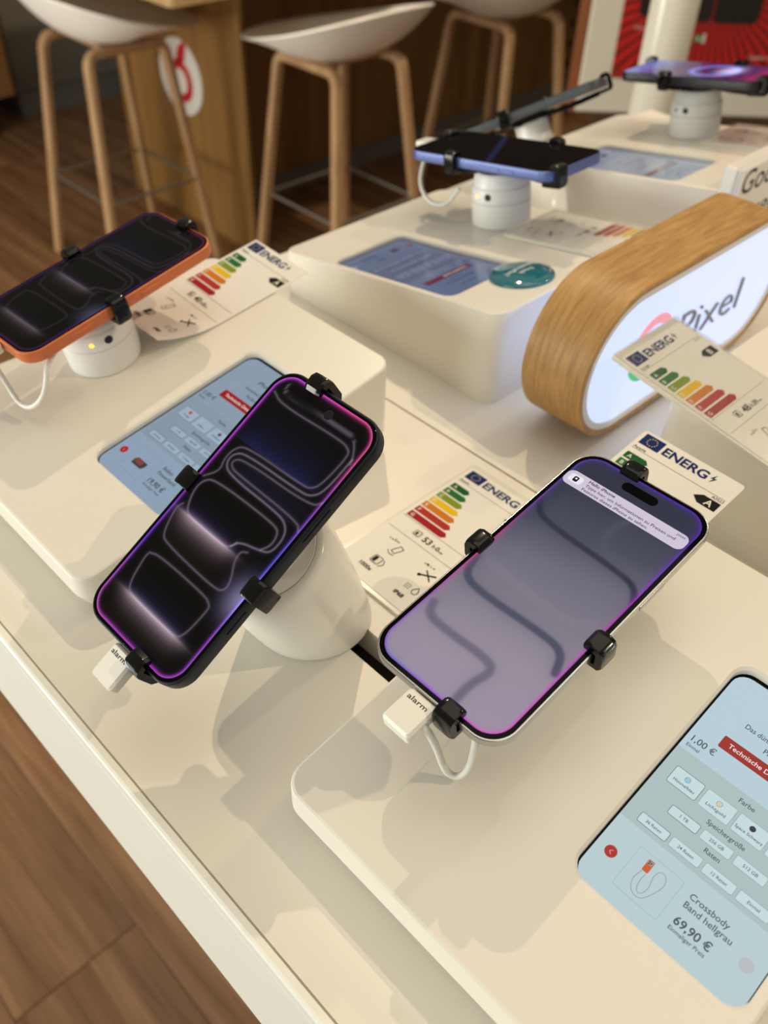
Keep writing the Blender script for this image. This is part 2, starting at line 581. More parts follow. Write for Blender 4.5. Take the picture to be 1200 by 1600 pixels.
# ------------------------------------------------------------------ bar stools
def make_stool(label, x, y, facing):
    """local: +Y is the facing direction, origin on the floor"""
    t = thing('bar_stool', label, 'stool', Matrix.Translation((x, y, FLOOR)) @ Matrix.Rotation(facing, 4, 'Z'), 'white shell bar stools at the counter')
    zt = 0.626
    for sx in (-1, 1):
        pts = []
        f0, f1 = Vector((sx * 0.178, -0.178, 0.0)), Vector((sx * 0.115, -0.115, zt))
        b0, b1 = Vector((sx * 0.178, 0.178, 0.0)), Vector((sx * 0.115, 0.115, zt))
        path = [f0, f0.lerp(f1, 0.45), f0.lerp(f1, 0.89)]
        c = smoothpath([f0.lerp(f1, 0.89), f1, f1.lerp(b1, 0.27)], 3)
        path += [Vector(p) for p in c[1:]]
        path.append(f1.lerp(b1, 0.5))
        c = smoothpath([f1.lerp(b1, 0.73), b1, b0.lerp(b1, 0.89)], 3)
        path += [Vector(p) for p in c]
        path += [b0.lerp(b1, 0.45), b0]
        half = len(path) // 2
        build('leg_frame', tube(path, 0.0155, 12, 0.0125, 0.6), M['stoolwood'], t)
    h, zr = 0.153, 0.25
    L = [(-h, -h, zr), (h, -h, zr), (h, h, zr), (-h, h, zr)]
    build('footrest', join(*[tube([L[i], L[(i + 1) % 4]], 0.0055, 8) for i in range(4)]), M['steel'], t)
    build('seat_bracket', box(-0.11, -0.075, zt + 0.004, 0.11, 0.075, zt + 0.016, 0.003), M['stoolwood'], t)
    NA, NR = 56, 16

    def srf(a, r):
        c, s_ = math.cos(a), math.sin(a)        # s_ = +1 front
        rx = 0.258
        ry = 0.232 + 0.045 * s_
        fr = max(0.0, s_)
        hgt = 0.078 - 0.054 * s_ - 0.002 * math.cos(2 * a)
        bowl = 0.12 * r ** 2 + 0.88 * r ** 2.6
        q = min(1.0, r / 0.82)
        lipz = q * q * (3 - 2 * q)
        z = hgt * (bowl * (1 - fr) + lipz * fr) - 0.008 * fr * max(0, r - 0.8) / 0.2
        return Vector((rx * c * r ** 0.95, ry * s_ * r ** 0.95 - 0.01, zt + 0.012 + z))
    V, F = [], []
    for side in (0, 1):
        base = len(V)
        V.append(tuple(srf(0, 0) + Vector((0, 0, -0.010 * side))))
        for i in range(1, NR + 1):
            for k in range(NA):
                a = 2 * math.pi * k / NA
                r = i / NR
                p = srf(a, r)
                if side:
                    p = p + Vector((0.004 * math.cos(a) * r, 0.004 * math.sin(a) * r, -0.010 * (1 - r * 0.55)))
                V.append(tuple(p))
        for k in range(NA):
            F.append((base, base + 1 + k, base + 1 + (k + 1) % NA))
        for i in range(NR - 1):
            for k in range(NA):
                a_, b_ = base + 1 + i * NA + k, base + 1 + i * NA + (k + 1) % NA
                F.append((a_, b_, b_ + NA, a_ + NA))
    o0 = 1 + (NR - 1) * NA
    o1 = 1 + NR * NA + 1 + (NR - 1) * NA
    for k in range(NA):
        F.append((o0 + k, o0 + (k + 1) % NA, o1 + (k + 1) % NA, o1 + k))
    build('seat_shell', (V, F), M['seat'], t, 60)
    return t


make_stool('white shell bar stool in front of the round sticker, left of the three', -2.415, 1.307, 0.0)
make_stool('white shell bar stool in the middle, in front of the dark bar panel', -1.90, 1.709, math.pi / 2)
make_stool('white shell bar stool furthest from the sticker, partly hidden behind the tilted grey phone', -1.90, 2.39, math.pi / 2)

# ------------------------------------------------------------------ poster display and column
pc = Vector((-1.1815, 1.7683, -0.292))
ux = Vector((0.6996, 0.7145, 0.0))
po = thing('poster_stand', 'cream framed stand with a red ray poster behind the white column', 'poster', frame_m(pc, ux, (0, 0, 1)))
build('frame', box(0, 0, -0.06, 0.95, 1.2, 0.0, 0.004), M['frame'], po)
build('frame_edge', box(-0.012, 0.0, -0.062, -0.0005, 1.2, -0.002), M['frameside'], po)
build('support', box(0.05, FLOOR - pc.z + 0.002, -0.05, 0.9, -0.001, -0.02), M['wall'], po)
P = Print(0.6, 0.03)
X0, Y0, X1, Y1 = 66, 75, 884, 1100
P.rect(X0, Y0, X1, Y1, (196, 34, 30))
cx_, cy_ = 250, 262
NRAY = 120
for k in range(NRAY):
    if k % 2: continue
    a = 2 * math.pi * k / NRAY
    a2 = a + 2 * math.pi / NRAY * 0.9
    pts = [(cx_ + 60 * math.cos(a), cy_ + 60 * math.sin(a))]
    for aa in (a, a2):
        c, s_ = math.cos(aa), math.sin(aa)
        tmax = min([(X1 - cx_) / c if c > 1e-6 else 9e9, (X0 - cx_) / c if c < -1e-6 else 9e9, (Y1 - cy_) / s_ if s_ > 1e-6 else 9e9, (Y0 - cy_) / s_ if s_ < -1e-6 else 9e9])
        pts.append((cx_ + tmax * c, cy_ + tmax * s_))
    pts.append((cx_ + 60 * math.cos(a2), cy_ + 60 * math.sin(a2)))
    P.poly(pts, (126, 24, 20))
P.rect(100, 199, 158, 420, (30, 24, 22), 10)
P.rect(200, 190, 254, 420, (36, 28, 26), 10)
P.rect(257, 189, 354, 420, (30, 23, 20), 14)
P.text('Google', 96, 174, 5, (225, 200, 195))
P.text('Pixel 10 Pro', 186, 172, 5, (225, 200, 195))
P.rect(228, 152, 243, 166, (40, 120, 50), 3)
P.text('A', 233, 155, 7, (240, 240, 240), True)
P.rect(245, 150, 252, 168, (205, 200, 195))
P.text('Together with', 354, 122, 7, (225, 190, 185))
P.rect(X0, Y0, X1, 92, (150, 40, 32))
P.make('poster_sheet', M['posterprint'], po)

col = thing('round_column', 'glossy cream round column standing in front of the red poster', 'column', Matrix.Translation((-0.711, 1.268, FLOOR)))
build('shaft', lathe([(0.0335, 0.012), (0.0335, 2.4)], 48), M['column'], col)
build('foot', lathe([(0.10, 0.0), (0.10, 0.006), (0.09, 0.011)], 48), M['column'], col)

# ------------------------------------------------------------------ display table
tb = thing('display_table', 'white display table with thick light front edge carrying all the phones', 'table', Matrix.Translation((0, 0, 0)))
TX0, TX1, TYF, TYB = -0.618, 0.62, 0.0797, 1.10
SEAM = 0.3925
hx0, hx1, hy0, hy1 = -0.262, -0.166, 0.2115, 0.2285


def holed(x0, y0, x1, y1, hx0, hy0, hx1, hy1, z0, z1):
    xs, ys = (x0, hx0, hx1, x1), (y0, hy0, hy1, y1)
    V = [(x, y, z) for z in (z0, z1) for y in ys for x in xs]
    I = lambda i, j, k: k * 16 + j * 4 + i
    F = []
    for j in range(3):
        for i in range(3):
            if i == 1 and j == 1: continue
            F.append((I(i, j, 1), I(i + 1, j, 1), I(i + 1, j + 1, 1), I(i, j + 1, 1)))
            F.append((I(i, j, 0), I(i, j + 1, 0), I(i + 1, j + 1, 0), I(i + 1, j, 0)))
    for i in range(3):
        F.append((I(i, 0, 0), I(i + 1, 0, 0), I(i + 1, 0, 1), I(i, 0, 1)))
        F.append((I(i, 3, 1), I(i + 1, 3, 1), I(i + 1, 3, 0), I(i, 3, 0)))
        F.append((I(0, i, 1), I(0, i + 1, 1), I(0, i + 1, 0), I(0, i, 0)))
        F.append((I(3, i, 0), I(3, i + 1, 0), I(3, i + 1, 1), I(3, i, 1)))
    F += [(I(1, 1, 0), I(2, 1, 0), I(2, 1, 1), I(1, 1, 1)), (I(1, 2, 1), I(2, 2, 1), I(2, 2, 0), I(1, 2, 0)),
          (I(1, 1, 1), I(1, 2, 1), I(1, 2, 0), I(1, 1, 0)), (I(2, 1, 0), I(2, 2, 0), I(2, 2, 1), I(2, 1, 1))]
    return V, F


build('top_panel', holed(TX0, TYF + 0.0006, TX1, SEAM - 0.0008, hx0, hy0, hx1, hy1, -0.02, 0.0), M['table'], tb, None)
build('top_panel', box(TX0, SEAM + 0.0008, -0.02, TX1, TYB, 0.0), M['table'], tb, None)
build('joint', box(TX0, SEAM - 0.0007, -0.02, TX1, SEAM + 0.0007, -0.0012), M['groove'], tb, None)
build('cable_slot', box(hx0 - 0.004, hy0 - 0.004, -0.06, hx1 + 0.004, hy1 + 0.004, -0.0205), M['hole'], tb, None)
build('edge_line', box(TX0, TYF - 0.0002, -0.018, TX1, TYF + 0.0005, -0.0004), M['edgeline'], tb, None)
build('edge_trim', loft([[(x, TYF - 0.0003, -0.0100), (x, TYF - 0.0050, -0.0100), (x, TYF - 0.0053, -0.0095), (x, TYF - 0.0053, -0.0022), (x, TYF - 0.0046, -0.0010), (x, TYF - 0.0034, -0.0004), (x, TYF - 0.0003, -0.0004)] for x in (TX0, TX1)]), M['apron'], tb, 25)
build('trim_gap_shade', box(TX0, TYF - 0.0036, -0.0125, TX1, TYF - 0.0004, -0.0099), M['floorgap'], tb, None)  # solid strip, coloured dark for the shadow between trim and apron
build('apron', box(TX0, TYF - 0.0050, -0.112, TX1, TYF + 0.014, -0.0113, 0.0005), M['apron'], tb)
build('apron', box(TX0, TYB - 0.019, -0.112, TX1, TYB, -0.0205), M['apron'], tb)
build('apron', box(TX0, TYF + 0.019, -0.112, TX0 + 0.018, TYB - 0.02, -0.0205), M['apron'], tb)
for lx, ly in ((-0.50, 0.62), (0.5, 0.62), (-0.52, 1.0), (0.5, 1.0)):
    build('leg', box(lx - 0.03, ly - 0.03, FLOOR, lx + 0.03, ly + 0.03, -0.021, 0.003), M['apron'], tb)

# ------------------------------------------------------------------ wedge display blocks
BW, BD = 0.20, 0.238
SU0, SU1, SV0, SV1 = 0.1150, 0.1955, 0.0575, 0.1885      # screen opening, v along the horizontal


def block_frame(o, face):
    if face == 'f': return frame_m((o[0], o[1], 0), (1, 0, 0), (0, 1, 0))
    if face == 'l': return frame_m((o[0], o[1], 0), (0, -1, 0), (1, 0, 0))
    return frame_m((o[0], o[1], 0), (0, 1, 0), (-1, 0, 0))


def surf_frame(o, face, z0, u, v, h=0.0):
    """matrix on the sloping top of a block: x to the viewer's right, y up the slope, z normal"""
    return block_frame(o, face) @ Matrix.Translation((u, v, z0 + TT * v)) @ Matrix.Rotation(math.atan(TT), 4, 'X') @ Matrix.Translation((0, 0, h))


def make_block(label, o, face, z0, content, under=0.0015):
    t = thing('display_block', label, 'display block', block_frame(o, face), 'sloping white display blocks')
    zt = lambda v: z0 + TT * v
    b = 0.0016
    out = rr(0, 0, BW, BD, 0.012, 8)
    ins = rr(b, b, BW - b, BD - b, 0.012 - b, 8)
    ins2 = rr(b * .3, b * .3, BW - b * .3, BD - b * .3, 0.012 - b * .3, 8)
    low = rr(under, under, BW - under, BD - under, 0.0105, 8)
    hole = rr(SU0, SV0, SU1, SV1, 0.0095, 8)
    hole2 = rr(SU0 + .0012, SV0 + .0012, SU1 - .0012, SV1 - .0012, 0.0085, 8)
    dep = 0.0042
    ins3 = rr(b + .001, b + .001, BW - b - .001, BD - b - .001, 0.012 - b - .001, 8)
    lowm = rr(0.0003, 0.0003, BW - 0.0003, BD - 0.0003, 0.0117, 8)
    loops = [[(x, y, 0.0) for x, y in low], [(x, y, 0.0130) for x, y in lowm], [(x, y, 0.0140) for x, y in out], [(x, y, 0.0150) for x, y in out], [(x, y, zt(y) - b - .001) for x, y in out], [(x, y, zt(y) - b) for x, y in out],
             [(x, y, zt(y) - b * .3) for x, y in ins2], [(x, y, zt(y)) for x, y in ins], [(x, y, zt(y)) for x, y in ins3]]
    V, F = loft(loops, True, False)
    nT = len(ins)
    topstart = 8 * nT
    h0 = len(V)
    V += [(x, y, zt(y)) for x, y in hole]
    V += [(x, y, zt(y) - dep * .3) for x, y in hole2]
    V += [(x, y, zt(y) - dep) for x, y in hole2]
    nH = len(hole)
    for k in range(2):
        for j in range(nH):
            F.append((h0 + k * nH + j, h0 + k * nH + (j + 1) % nH, h0 + (k + 1) * nH + (j + 1) % nH, h0 + (k + 1) * nH + j))
    me = bpy.data.meshes.new('body')
    me.from_pydata(V, [], F)
    bm = bmesh.new()
    bm.from_mesh(me)
    bm.verts.ensure_lookup_table()
    E = []
    for s0, n in ((topstart, nT), (h0, nH)):
        for j in range(n):
            E.append(bm.edges.get((bm.verts[s0 + j], bm.verts[s0 + (j + 1) % n])))
    bmesh.ops.triangle_fill(bm, use_beauty=True, use_dissolve=False, edges=E, normal=(0, -TT, 1))
    bmesh.ops.recalc_face_normals(bm, faces=bm.faces)
    bm.to_mesh(me)
    bm.free()
    finish('body', me, M['block'], t, 16)
    # inset tablet display, drawn in slope millimetres measured from the block's front left corner
    k = math.hypot(1, TT)
    m = Matrix.Translation((0, 0, z0)) @ Matrix.Rotation(math.atan(TT), 4, 'X') @ Matrix.Translation((0, 0, -dep))
    build('tablet_glass', ([((x), y * k, 0.0) for x, y in rr(SU0 - .002, SV0 - .002, SU1 + .002, SV1 + .002, 0.008, 4)], [tuple(range(20))]), M['glass'], t, None, m)
    content().make('tablet_screen', M['tablet'], t, m)
    return t


K = 1000 * math.hypot(1, TT)
GL, GR, GB, GT = SU0 * 1000 + 2.2, SU1 * 1000 - 1.6, SV0 * K + 1.6, SV1 * K - 4.0


def shop_page(bg, panel, low, ink, title, accessory, price, c, names, red=(150, 16, 20)):
    def make():
        P = Print(0.08, 0.006)
        P.rect(GL, GB, GR, GT, bg, 7.0)
        P.rect(GL, 93.4, GR, 136.6, panel)
        P.poly([(GL, 93.4), (GL, GB + 7)] + [(GL + 7 - 7 * math.cos(a * math.pi / 12), GB + 7 - 7 * math.sin(a * math.pi / 12)) for a in range(1, 6)] +
               [(GL + 7, GB), (GR - 7, GB)] + [(GR - 7 + 7 * math.sin(a * math.pi / 12), GB + 7 - 7 * math.cos(a * math.pi / 12)) for a in range(1, 6)] + [(GR, GB + 7), (GR, 93.4)], low)
        box_ = tuple(min(255, int(v + 14)) for v in low)
        edge = tuple(int(v * .55) for v in panel)
        edge2 = tuple(int(v * .80) for v in panel)
        mid = (GL + GR) / 2
        P.text(title[0], mid, 171.5, 3.4, ink, False, 'c')
        P.text(title[1], mid, 163.4, 2.6, ink, False, 'c', width=title[3])
        P.text(title[2], mid, 158.0, 2.6, ink, False, 'c')
        P.text('1,00 €', 119.9, 142.2, 3.3, ink)
        P.text('Einmal', 119.6, 138.9, 1.7, ink)
        P.rect(129.9, 147.8, 180.5, 154.6, red, 0.8)
        P.text('Technische Details', 133.6, 150.2, 2.3, (240, 226, 220), width=27.0)
        P.text('Farbe', 150.2, 131.6, 2.3, ink)
        for i, (nm, cc) in enumerate(zip(names, c)):
            x = 122.6 + i * 15.6
            if x + 14 > GR - .5: break
            P.frame(x, 118.9, x + 14.3, 128.3, 0.25 if i == 0 else 0.18, edge if i == 0 else edge2, box_, 1.0)
            P.disc(x + 7.1, 125.2, 1.35, tuple(int(v * .6) for v in cc))
            P.disc(x + 7.1, 125.2, 1.15, cc)
            P.text(nm, x + 7.15, 121.3, 1.45, ink, False, 'c', width=min(12.6, len(nm) * 1.02))
        P.text('Speichergröße', 145.6, 114.4, 2.2, ink, width=17.6)
        for i, nm in enumerate(('1 TB', '256 GB', '512 GB')):
            x = 131.2 + i * 15.5
            P.frame(x, 107.0, x + 14.1, 111.9, 0.25 if i == 0 else 0.18, edge if i == 0 else edge2, box_, 0.9)
            P.text(nm, x + 7.05, 108.8, 1.5, ink, False, 'c')
        P.text('Raten', 151.4, 103.3, 2.2, ink)
        for i, nm in enumerate(('36 Raten', '24 Raten', '12 Raten', 'Einmal')):
            x = 123.8 + i * 15.55
            P.frame(x, 95.6, x + 14.2, 100.6, 0.25 if i == 0 else 0.18, edge if i == 0 else edge2, box_, 0.9)
            P.text(nm, x + 7.1, 97.4, 1.45, ink, False, 'c')
        P.disc(124.3, 77.3, 2.7, tuple(min(255, int(v * 1.12)) for v in red))
        P.line([(124.9, 78.4), (123.7, 77.3), (124.9, 76.2)], 0.25, (230, 170, 165))
        P.disc(186.9, 77.4, 2.9, tuple(int(a * .5 + b * .5) for a, b in zip(low, (180, 165, 175))))
        P.frame(132.0, 67.2, 153.2, 87.7, 0.2, tuple(int(v * .86) for v in low), low, 1.0)
        for i, s in enumerate(accessory[:-1]):
            P.text(s, 157.6, 83.5 - i * 4.3, 2.75, ink)
        P.text(price, 158.1, 71.3, 3.6, ink, True)
        P.text('Einmaliger Preis', 157.9, 68.2, 1.75, ink)
        accessory[-1](P)
        return P
    return make


def acc_strap(P):
    P.rect(137.5, 79.9, 140.4, 85.7, (196, 84, 30), 0.6)
    P.rect(137.8, 83.4, 140.1, 85.4, (150, 140, 138), 0.5)
    for dx, dy in ((138.4, 84.8), (138.4, 83.9), (139.3, 84.4)): P.disc(dx, dy, 0.36, (25, 22, 26), 10)
    c = (138, 142, 146)
    P.line(smoothpath([(138.0, 79.6), (136.8, 74.5), (139.2, 69.8), (143.6, 69.2), (146.2, 73.4), (148.4, 80.0), (147.0, 84.2), (143.8, 84.6), (142.6, 81.0), (144.2, 75.6), (143.2, 71.2), (140.6, 71.4), (139.6, 76.0), (140.0, 79.6)], 3), 0.28, c)


def acc_bank(P):
    P.poly([(137.0, 74.0), (146.5, 74.0), (147.8, 76.2), (147.8, 79.4), (138.0, 79.6), (136.4, 77.4)], (62, 52, 54))
    P.poly([(137.2, 76.0), (144.5, 75.6), (145.0, 79.0), (138.2, 79.2)], (128, 62, 52))


INK = (62, 72, 80)
pg_rb = shop_page((176, 200, 212), (166, 186, 186), (178, 200, 204), INK, ('iPhone Air', 'Das dünnste iPhone aller Zeiten', 'Pro-Leistung', 43.0),
                  ('Crossbody', 'Band hellgrau', acc_strap), '69,90 €', ((150, 195, 215), (206, 198, 176), (38, 36, 40), (225, 226, 224)), ('Himmelblau', 'Lichtgold', 'Space Schwarz', 'Wolkenweiß'))
pg_lb = shop_page((134, 152, 170), (132, 149, 165), (138, 158, 178), (58, 66, 80), ('iPhone 17 Pro', 'Innovatives Design. Ultimative', 'Performance.', 34.0),
                  ('Belkin', 'Powerbank', acc_bank), '19,90 €', ((196, 70, 40), (165, 180, 195), (70, 80, 110), (200, 205, 208)), ('Orange', 'Silber', 'Tiefblau', ''))
pg_mb = shop_page((92, 102, 128), (80, 88, 112), (84, 96, 124), (44, 52, 76), ('Pixel 10', 'Mobiles Bildschirm', 'Kamera', 30.0),
                  ('Hülle', 'Pixel', lambda P: P.rect(137, 74, 145, 80, (52, 40, 62), 1.0)), '29,90 €', ((70, 78, 120), (60, 66, 80), (90, 98, 120), (80, 80, 100)), ('Indigo', 'Lemon', 'Frost', ''), (96, 30, 44))
pg_fb = shop_page((140, 146, 154), (136, 138, 144), (120, 130, 148), (90, 94, 106), ('Pixel 10 Pro', 'Mobiles Bildschirm', 'Kamera', 30.0),
                  ('Hülle', 'Pixel', lambda P: P.rect(137, 74, 145, 80, (32, 30, 42), 1.0)), '29,90 €', ((110, 112, 122), (100, 106, 118), (120, 124, 136), (130, 130, 138)), ('Jade', 'Moon', 'Porzellan', ''), (112, 80, 88))
LB, RB, MBk, FB, PB = (-0.543, 0.117), (-0.178, 0.122), (-0.564, 0.640), (-0.567, 0.942), (0.045, 0.438)
ZL, ZM, ZF, ZP = 0.029, 0.0375, 0.042, 0.042
make_block('sloping white block with inset screen under the orange phone', LB, 'f', ZL, pg_lb, 0.006)
make_block('sloping white block in front with the large readable inset screen, under the thin silver phone', RB, 'f', ZL, pg_rb, 0.006)
make_block('sloping white block under the blue phone, with a teal badge on its corner', MBk, 'l', ZM, pg_mb)
make_block('furthest sloping white block, under the black phone near the poster', FB, 'l', ZF, pg_fb)
pbt = make_block('sloping white block at the right edge under the overhanging label, beside the lit sign', PB, 'r', ZP, pg_fb)


build('cable_hole', plate([(0.0065 * math.cos(k * math.pi / 12), 0.0065 * math.sin(k * math.pi / 12)) for k in range(24)], 0.0001, 0.0006), M['port'], pbt, 30,
      Matrix.Translation((0.0935, 0.197, ZP + TT * 0.197)) @ Matrix.Rotation(math.atan(TT), 4, 'X'))


# ------------------------------------------------------------------ phone screens
def polydist(X, Y, path):
    D = np.full(X.shape, 1e9)
    for a, b in zip(path[:-1], path[1:]):
        d = b - a
        L2 = d @ d
        if L2 < 1e-12: continue
        t = np.clip(((X - a[0]) * d[0] + (Y - a[1]) * d[1]) / L2, 0, 1)
        D = np.minimum(D, np.hypot(X - a[0] - t * d[0], Y - a[1] - t * d[1]))
    return D


def rimcolor(U, V, keys):
    """colour around the border, keys: (angle in degrees from +u, colour)"""
    A = np.degrees(np.arctan2((V - .5) * 1.6, U - .5)) % 360
    ks = sorted(keys)
    ks = [(ks[-1][0] - 360, ks[-1][1])] + ks + [(ks[0][0] + 360, ks[0][1])]
    out = np.zeros(U.shape + (3,))
    an = [k[0] for k in ks]
    for c in range(3):
        out[..., c] = np.interp(A, an, [lin(k[1])[c] for k in ks])
    return out


DARK = dict(
    a=[[0.046, 0.918], [0.171, 0.894], [0.767, 0.907], [0.872, 0.899], [0.911, 0.878], [0.891, 0.758], [0.845, 0.728], [0.769, 0.72], [0.183, 0.715], [0.103, 0.686], [0.093, 0.637], [0.134, 0.598], [0.048, 0.552]],
    a2=[[0.106, 0.965], [0.11, 0.940], [0.178, 0.926], [0.769, 0.942], [0.87, 0.931], [0.95, 0.883], [0.965, 0.86]],
    b=[[0.955, 0.876], [0.947, 0.748], [0.892, 0.71], [0.802, 0.700], [0.22, 0.694], [0.133, 0.672], [0.125, 0.635], [0.209, 0.606], [0.776, 0.605], [0.879, 0.591], [0.933, 0.557], [0.929, 0.496], [0.842, 0.480], [0.671, 0.462], [0.639, 0.434]],
    c=[[0.985, 0.60], [0.938, 0.622], [0.299, 0.625], [0.195, 0.629], [0.161, 0.652], [0.239, 0.675], [0.93, 0.683], [0.997, 0.715]],
    d=[[0.66, 0.455], [0.639, 0.434], [0.591, 0.419], [0.199, 0.421], [0.131, 0.432], [0.064, 0.494], [0.073, 0.541], [0.159, 0.567], [0.789, 0.572], [0.874, 0.559], [0.892, 0.514], [0.848, 0.485]],
    e=[[0.069, 0.44], [0.04, 0.415], [0.107, 0.324], [0.182, 0.308], [0.767, 0.302], [0.834, 0.319], [0.824, 0.354], [0.74, 0.406], [0.729, 0.442], [0.78, 0.452]],
    f=[[0.125, 0.25], [0.118, 0.229], [0.169, 0.129], [0.257, 0.113], [0.74, 0.114], [0.812, 0.128], [0.832, 0.242], [0.81, 0.258], [0.736, 0.268], [0.218, 0.265], [0.125, 0.25]])
RIM_DARK = [(0, (95, 85, 215)), (35, (150, 70, 190)), (52, (215, 80, 150)), (75, (225, 75, 150)), (110, (195, 65, 205)), (135, (185, 70, 215)), (180, (150, 55, 190)), (215, (120, 60, 215)), (238, (190, 85, 175)), (260, (170, 65, 185)), (290, (165, 60, 180)), (315, (150, 75, 200)), (335, (100, 100, 235))]


def dark_wall(level, rim):
    def f(U, V, W, H, E):
        X, Y = U * W, V * H
        c = np.zeros(U.shape + (3,))
        line = lin((92, 82, 96))
        for k, p in DARK.items():
            path = smoothpath([(u * W, v * H) for u, v in p], 3)
            D = polydist(X, Y, path)
            amp = {'a': .8, 'b': 1.15, 'd': .9}.get(k, .8)
            g = amp * np.exp(-(D / 0.50) ** 2) + 0.05 * np.exp(-(D / 1.6) ** 2)
            c += g[..., None] * np.array(line)
        win = lambda a, b: 1 / (1 + np.exp(-(U - a) * 24)) / (1 + np.exp((U - b) * 24))
        for v0, a, b, s in ((0.421, 0.14, 0.64, 0.017), (0.114, 0.20, 0.80, 0.015)):
            d = V - v0
            below = np.where(d <= 0, np.exp(d / s), np.exp(-d / 0.006)) * win(a, b)
            c += 0.85 * below[..., None] * np.array(lin((196, 172, 186)))
            brown = np.where(d <= 0, np.exp(d / (s * 2.2)), 0) * win(a - .02, b + .02) * .10
            c += brown[..., None] * np.array(lin((150, 110, 100)))
            ab = np.where(d > 0, np.exp(-d / 0.018), 0) * win(a, b)
            c += ab[..., None] * np.array(lin((36, 30, 78)))
        ab = np.where(V > .72, np.exp(-(V - .72) / 0.045), 0) * win(.08, .85)
        c += ab[..., None] * np.array(lin((24, 26, 66)))
        pill = np.where((V > .60) & (V < .67), 1, 0) * win(.2, .95)
        c += pill[..., None] * np.array(lin((10, 9, 24)))
        corner = np.exp(-((U - 1.0) / .12) ** 2 - ((V - .33) / .06) ** 2) * .5
        c += corner[..., None] * np.array(lin((170, 160, 210)))
        r = 0.95 * np.exp(-(E / 1.0) ** 2) + 0.05 * np.exp(-(E / 2.2) ** 2)
        c = c * level + r[..., None] * rimcolor(U, V, RIM_DARK) * rim
        return c
    return f


RIM_AIR = [(0, (175, 55, 160)), (25, (150, 50, 195)), (50, (90, 45, 185)), (90, (85, 45, 180)), (125, (90, 65, 170)), (150, (120, 70, 150)), (180, (205, 60, 125)), (205, (190, 80, 150)), (228, (150, 85, 190)), (250, (110, 95, 200)), (270, (160, 75, 210)), (300, (215, 90, 200)), (325, (190, 70, 190))]


def air_wall(U, V, W, H, E):
    X, Y = U * W, V * H
    vs = [0, .2, .38, .55, .70, .85, 1.0]
    cols = [(160, 150, 168), (156, 145, 160), (130, 123, 138), (112, 110, 126), (74, 76, 95), (56, 58, 76), (52, 53, 70)]
    Vt = V - 0.10 * (U - .5)
    c = np.stack([np.interp(Vt, vs, [lin(k)[i] for k in cols]) for i in range(3)], -1)

    def band(p, w, col, a):
        nonlocal c
        D = polydist(X, Y, smoothpath([(u * W, v * H) for u, v in p], 3))
        m = a * np.exp(-(D / w) ** 4) + a * .25 * np.exp(-(D / (w * 2.2)) ** 2)
        m = np.clip(m, 0, 1)[..., None]
        c = c * (1 - m) + np.array(lin(col)) * m
    band([[-0.03, 0.78], [0.05, 0.70], [0.196, 0.671], [0.799, 0.663], [0.95, 0.645], [1.02, 0.58]], 1.7, (46, 48, 66), .80)
    band([[0.02, 0.43], [0.06, 0.352], [0.246, 0.336], [0.731, 0.346], [0.90, 0.337], [0.96, 0.27]], 2.0, (78, 80, 102), .85)
    band([[0.06, 0.22], [0.10, 0.176], [0.289, 0.172], [0.56, 0.179], [0.68, 0.165], [0.633, 0.087], [0.64, 0.03]], 2.2, (112, 106, 126), .80)
    band([[0.60, 0.86], [0.53, 0.77], [0.60, 0.70], [0.8, 0.68]], 2.0, (84, 86, 104), .35)
    band([[0.12, 0.44], [0.40, 0.43], [0.8, 0.42], [0.92, 0.47]], 2.6, (138, 130, 146), .30)
    r = np.clip(0.78 * np.exp(-(E / 0.85) ** 2) + 0.22 * np.exp(-(E / 2.6) ** 2), 0, 1)[..., None]
    return (c * (1 - r) + rimcolor(U, V, RIM_AIR) * r) * 0.90


def flow_wall(U, V, W, H, E):
    c = np.zeros(U.shape + (3,)) + np.array(lin((46, 34, 84)))
    d1 = np.hypot((U - .5) * W, (V - .58) * H)
    c += np.exp(-((d1 - 22) / 3.5) ** 2)[..., None] * np.array(lin((120, 125, 205)))
    c += np.exp(-((V - .68) / .07) ** 2 - ((U - .45) / .22) ** 2)[..., None] * np.array(lin((205, 205, 240)))
    c += np.exp(-((V - .36) / .08) ** 2)[..., None] * np.array(lin((70, 25, 50)))
    c += np.exp(-((V - .92) / .07) ** 2)[..., None] * np.array(lin((120, 28, 40)))
    c += np.clip(1 - V / .30, 0, 1)[..., None] * np.array(lin((110, 122, 180)))
    return c


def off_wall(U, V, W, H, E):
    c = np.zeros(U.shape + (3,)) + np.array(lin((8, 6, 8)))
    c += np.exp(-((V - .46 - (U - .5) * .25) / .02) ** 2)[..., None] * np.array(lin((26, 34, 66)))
    return c


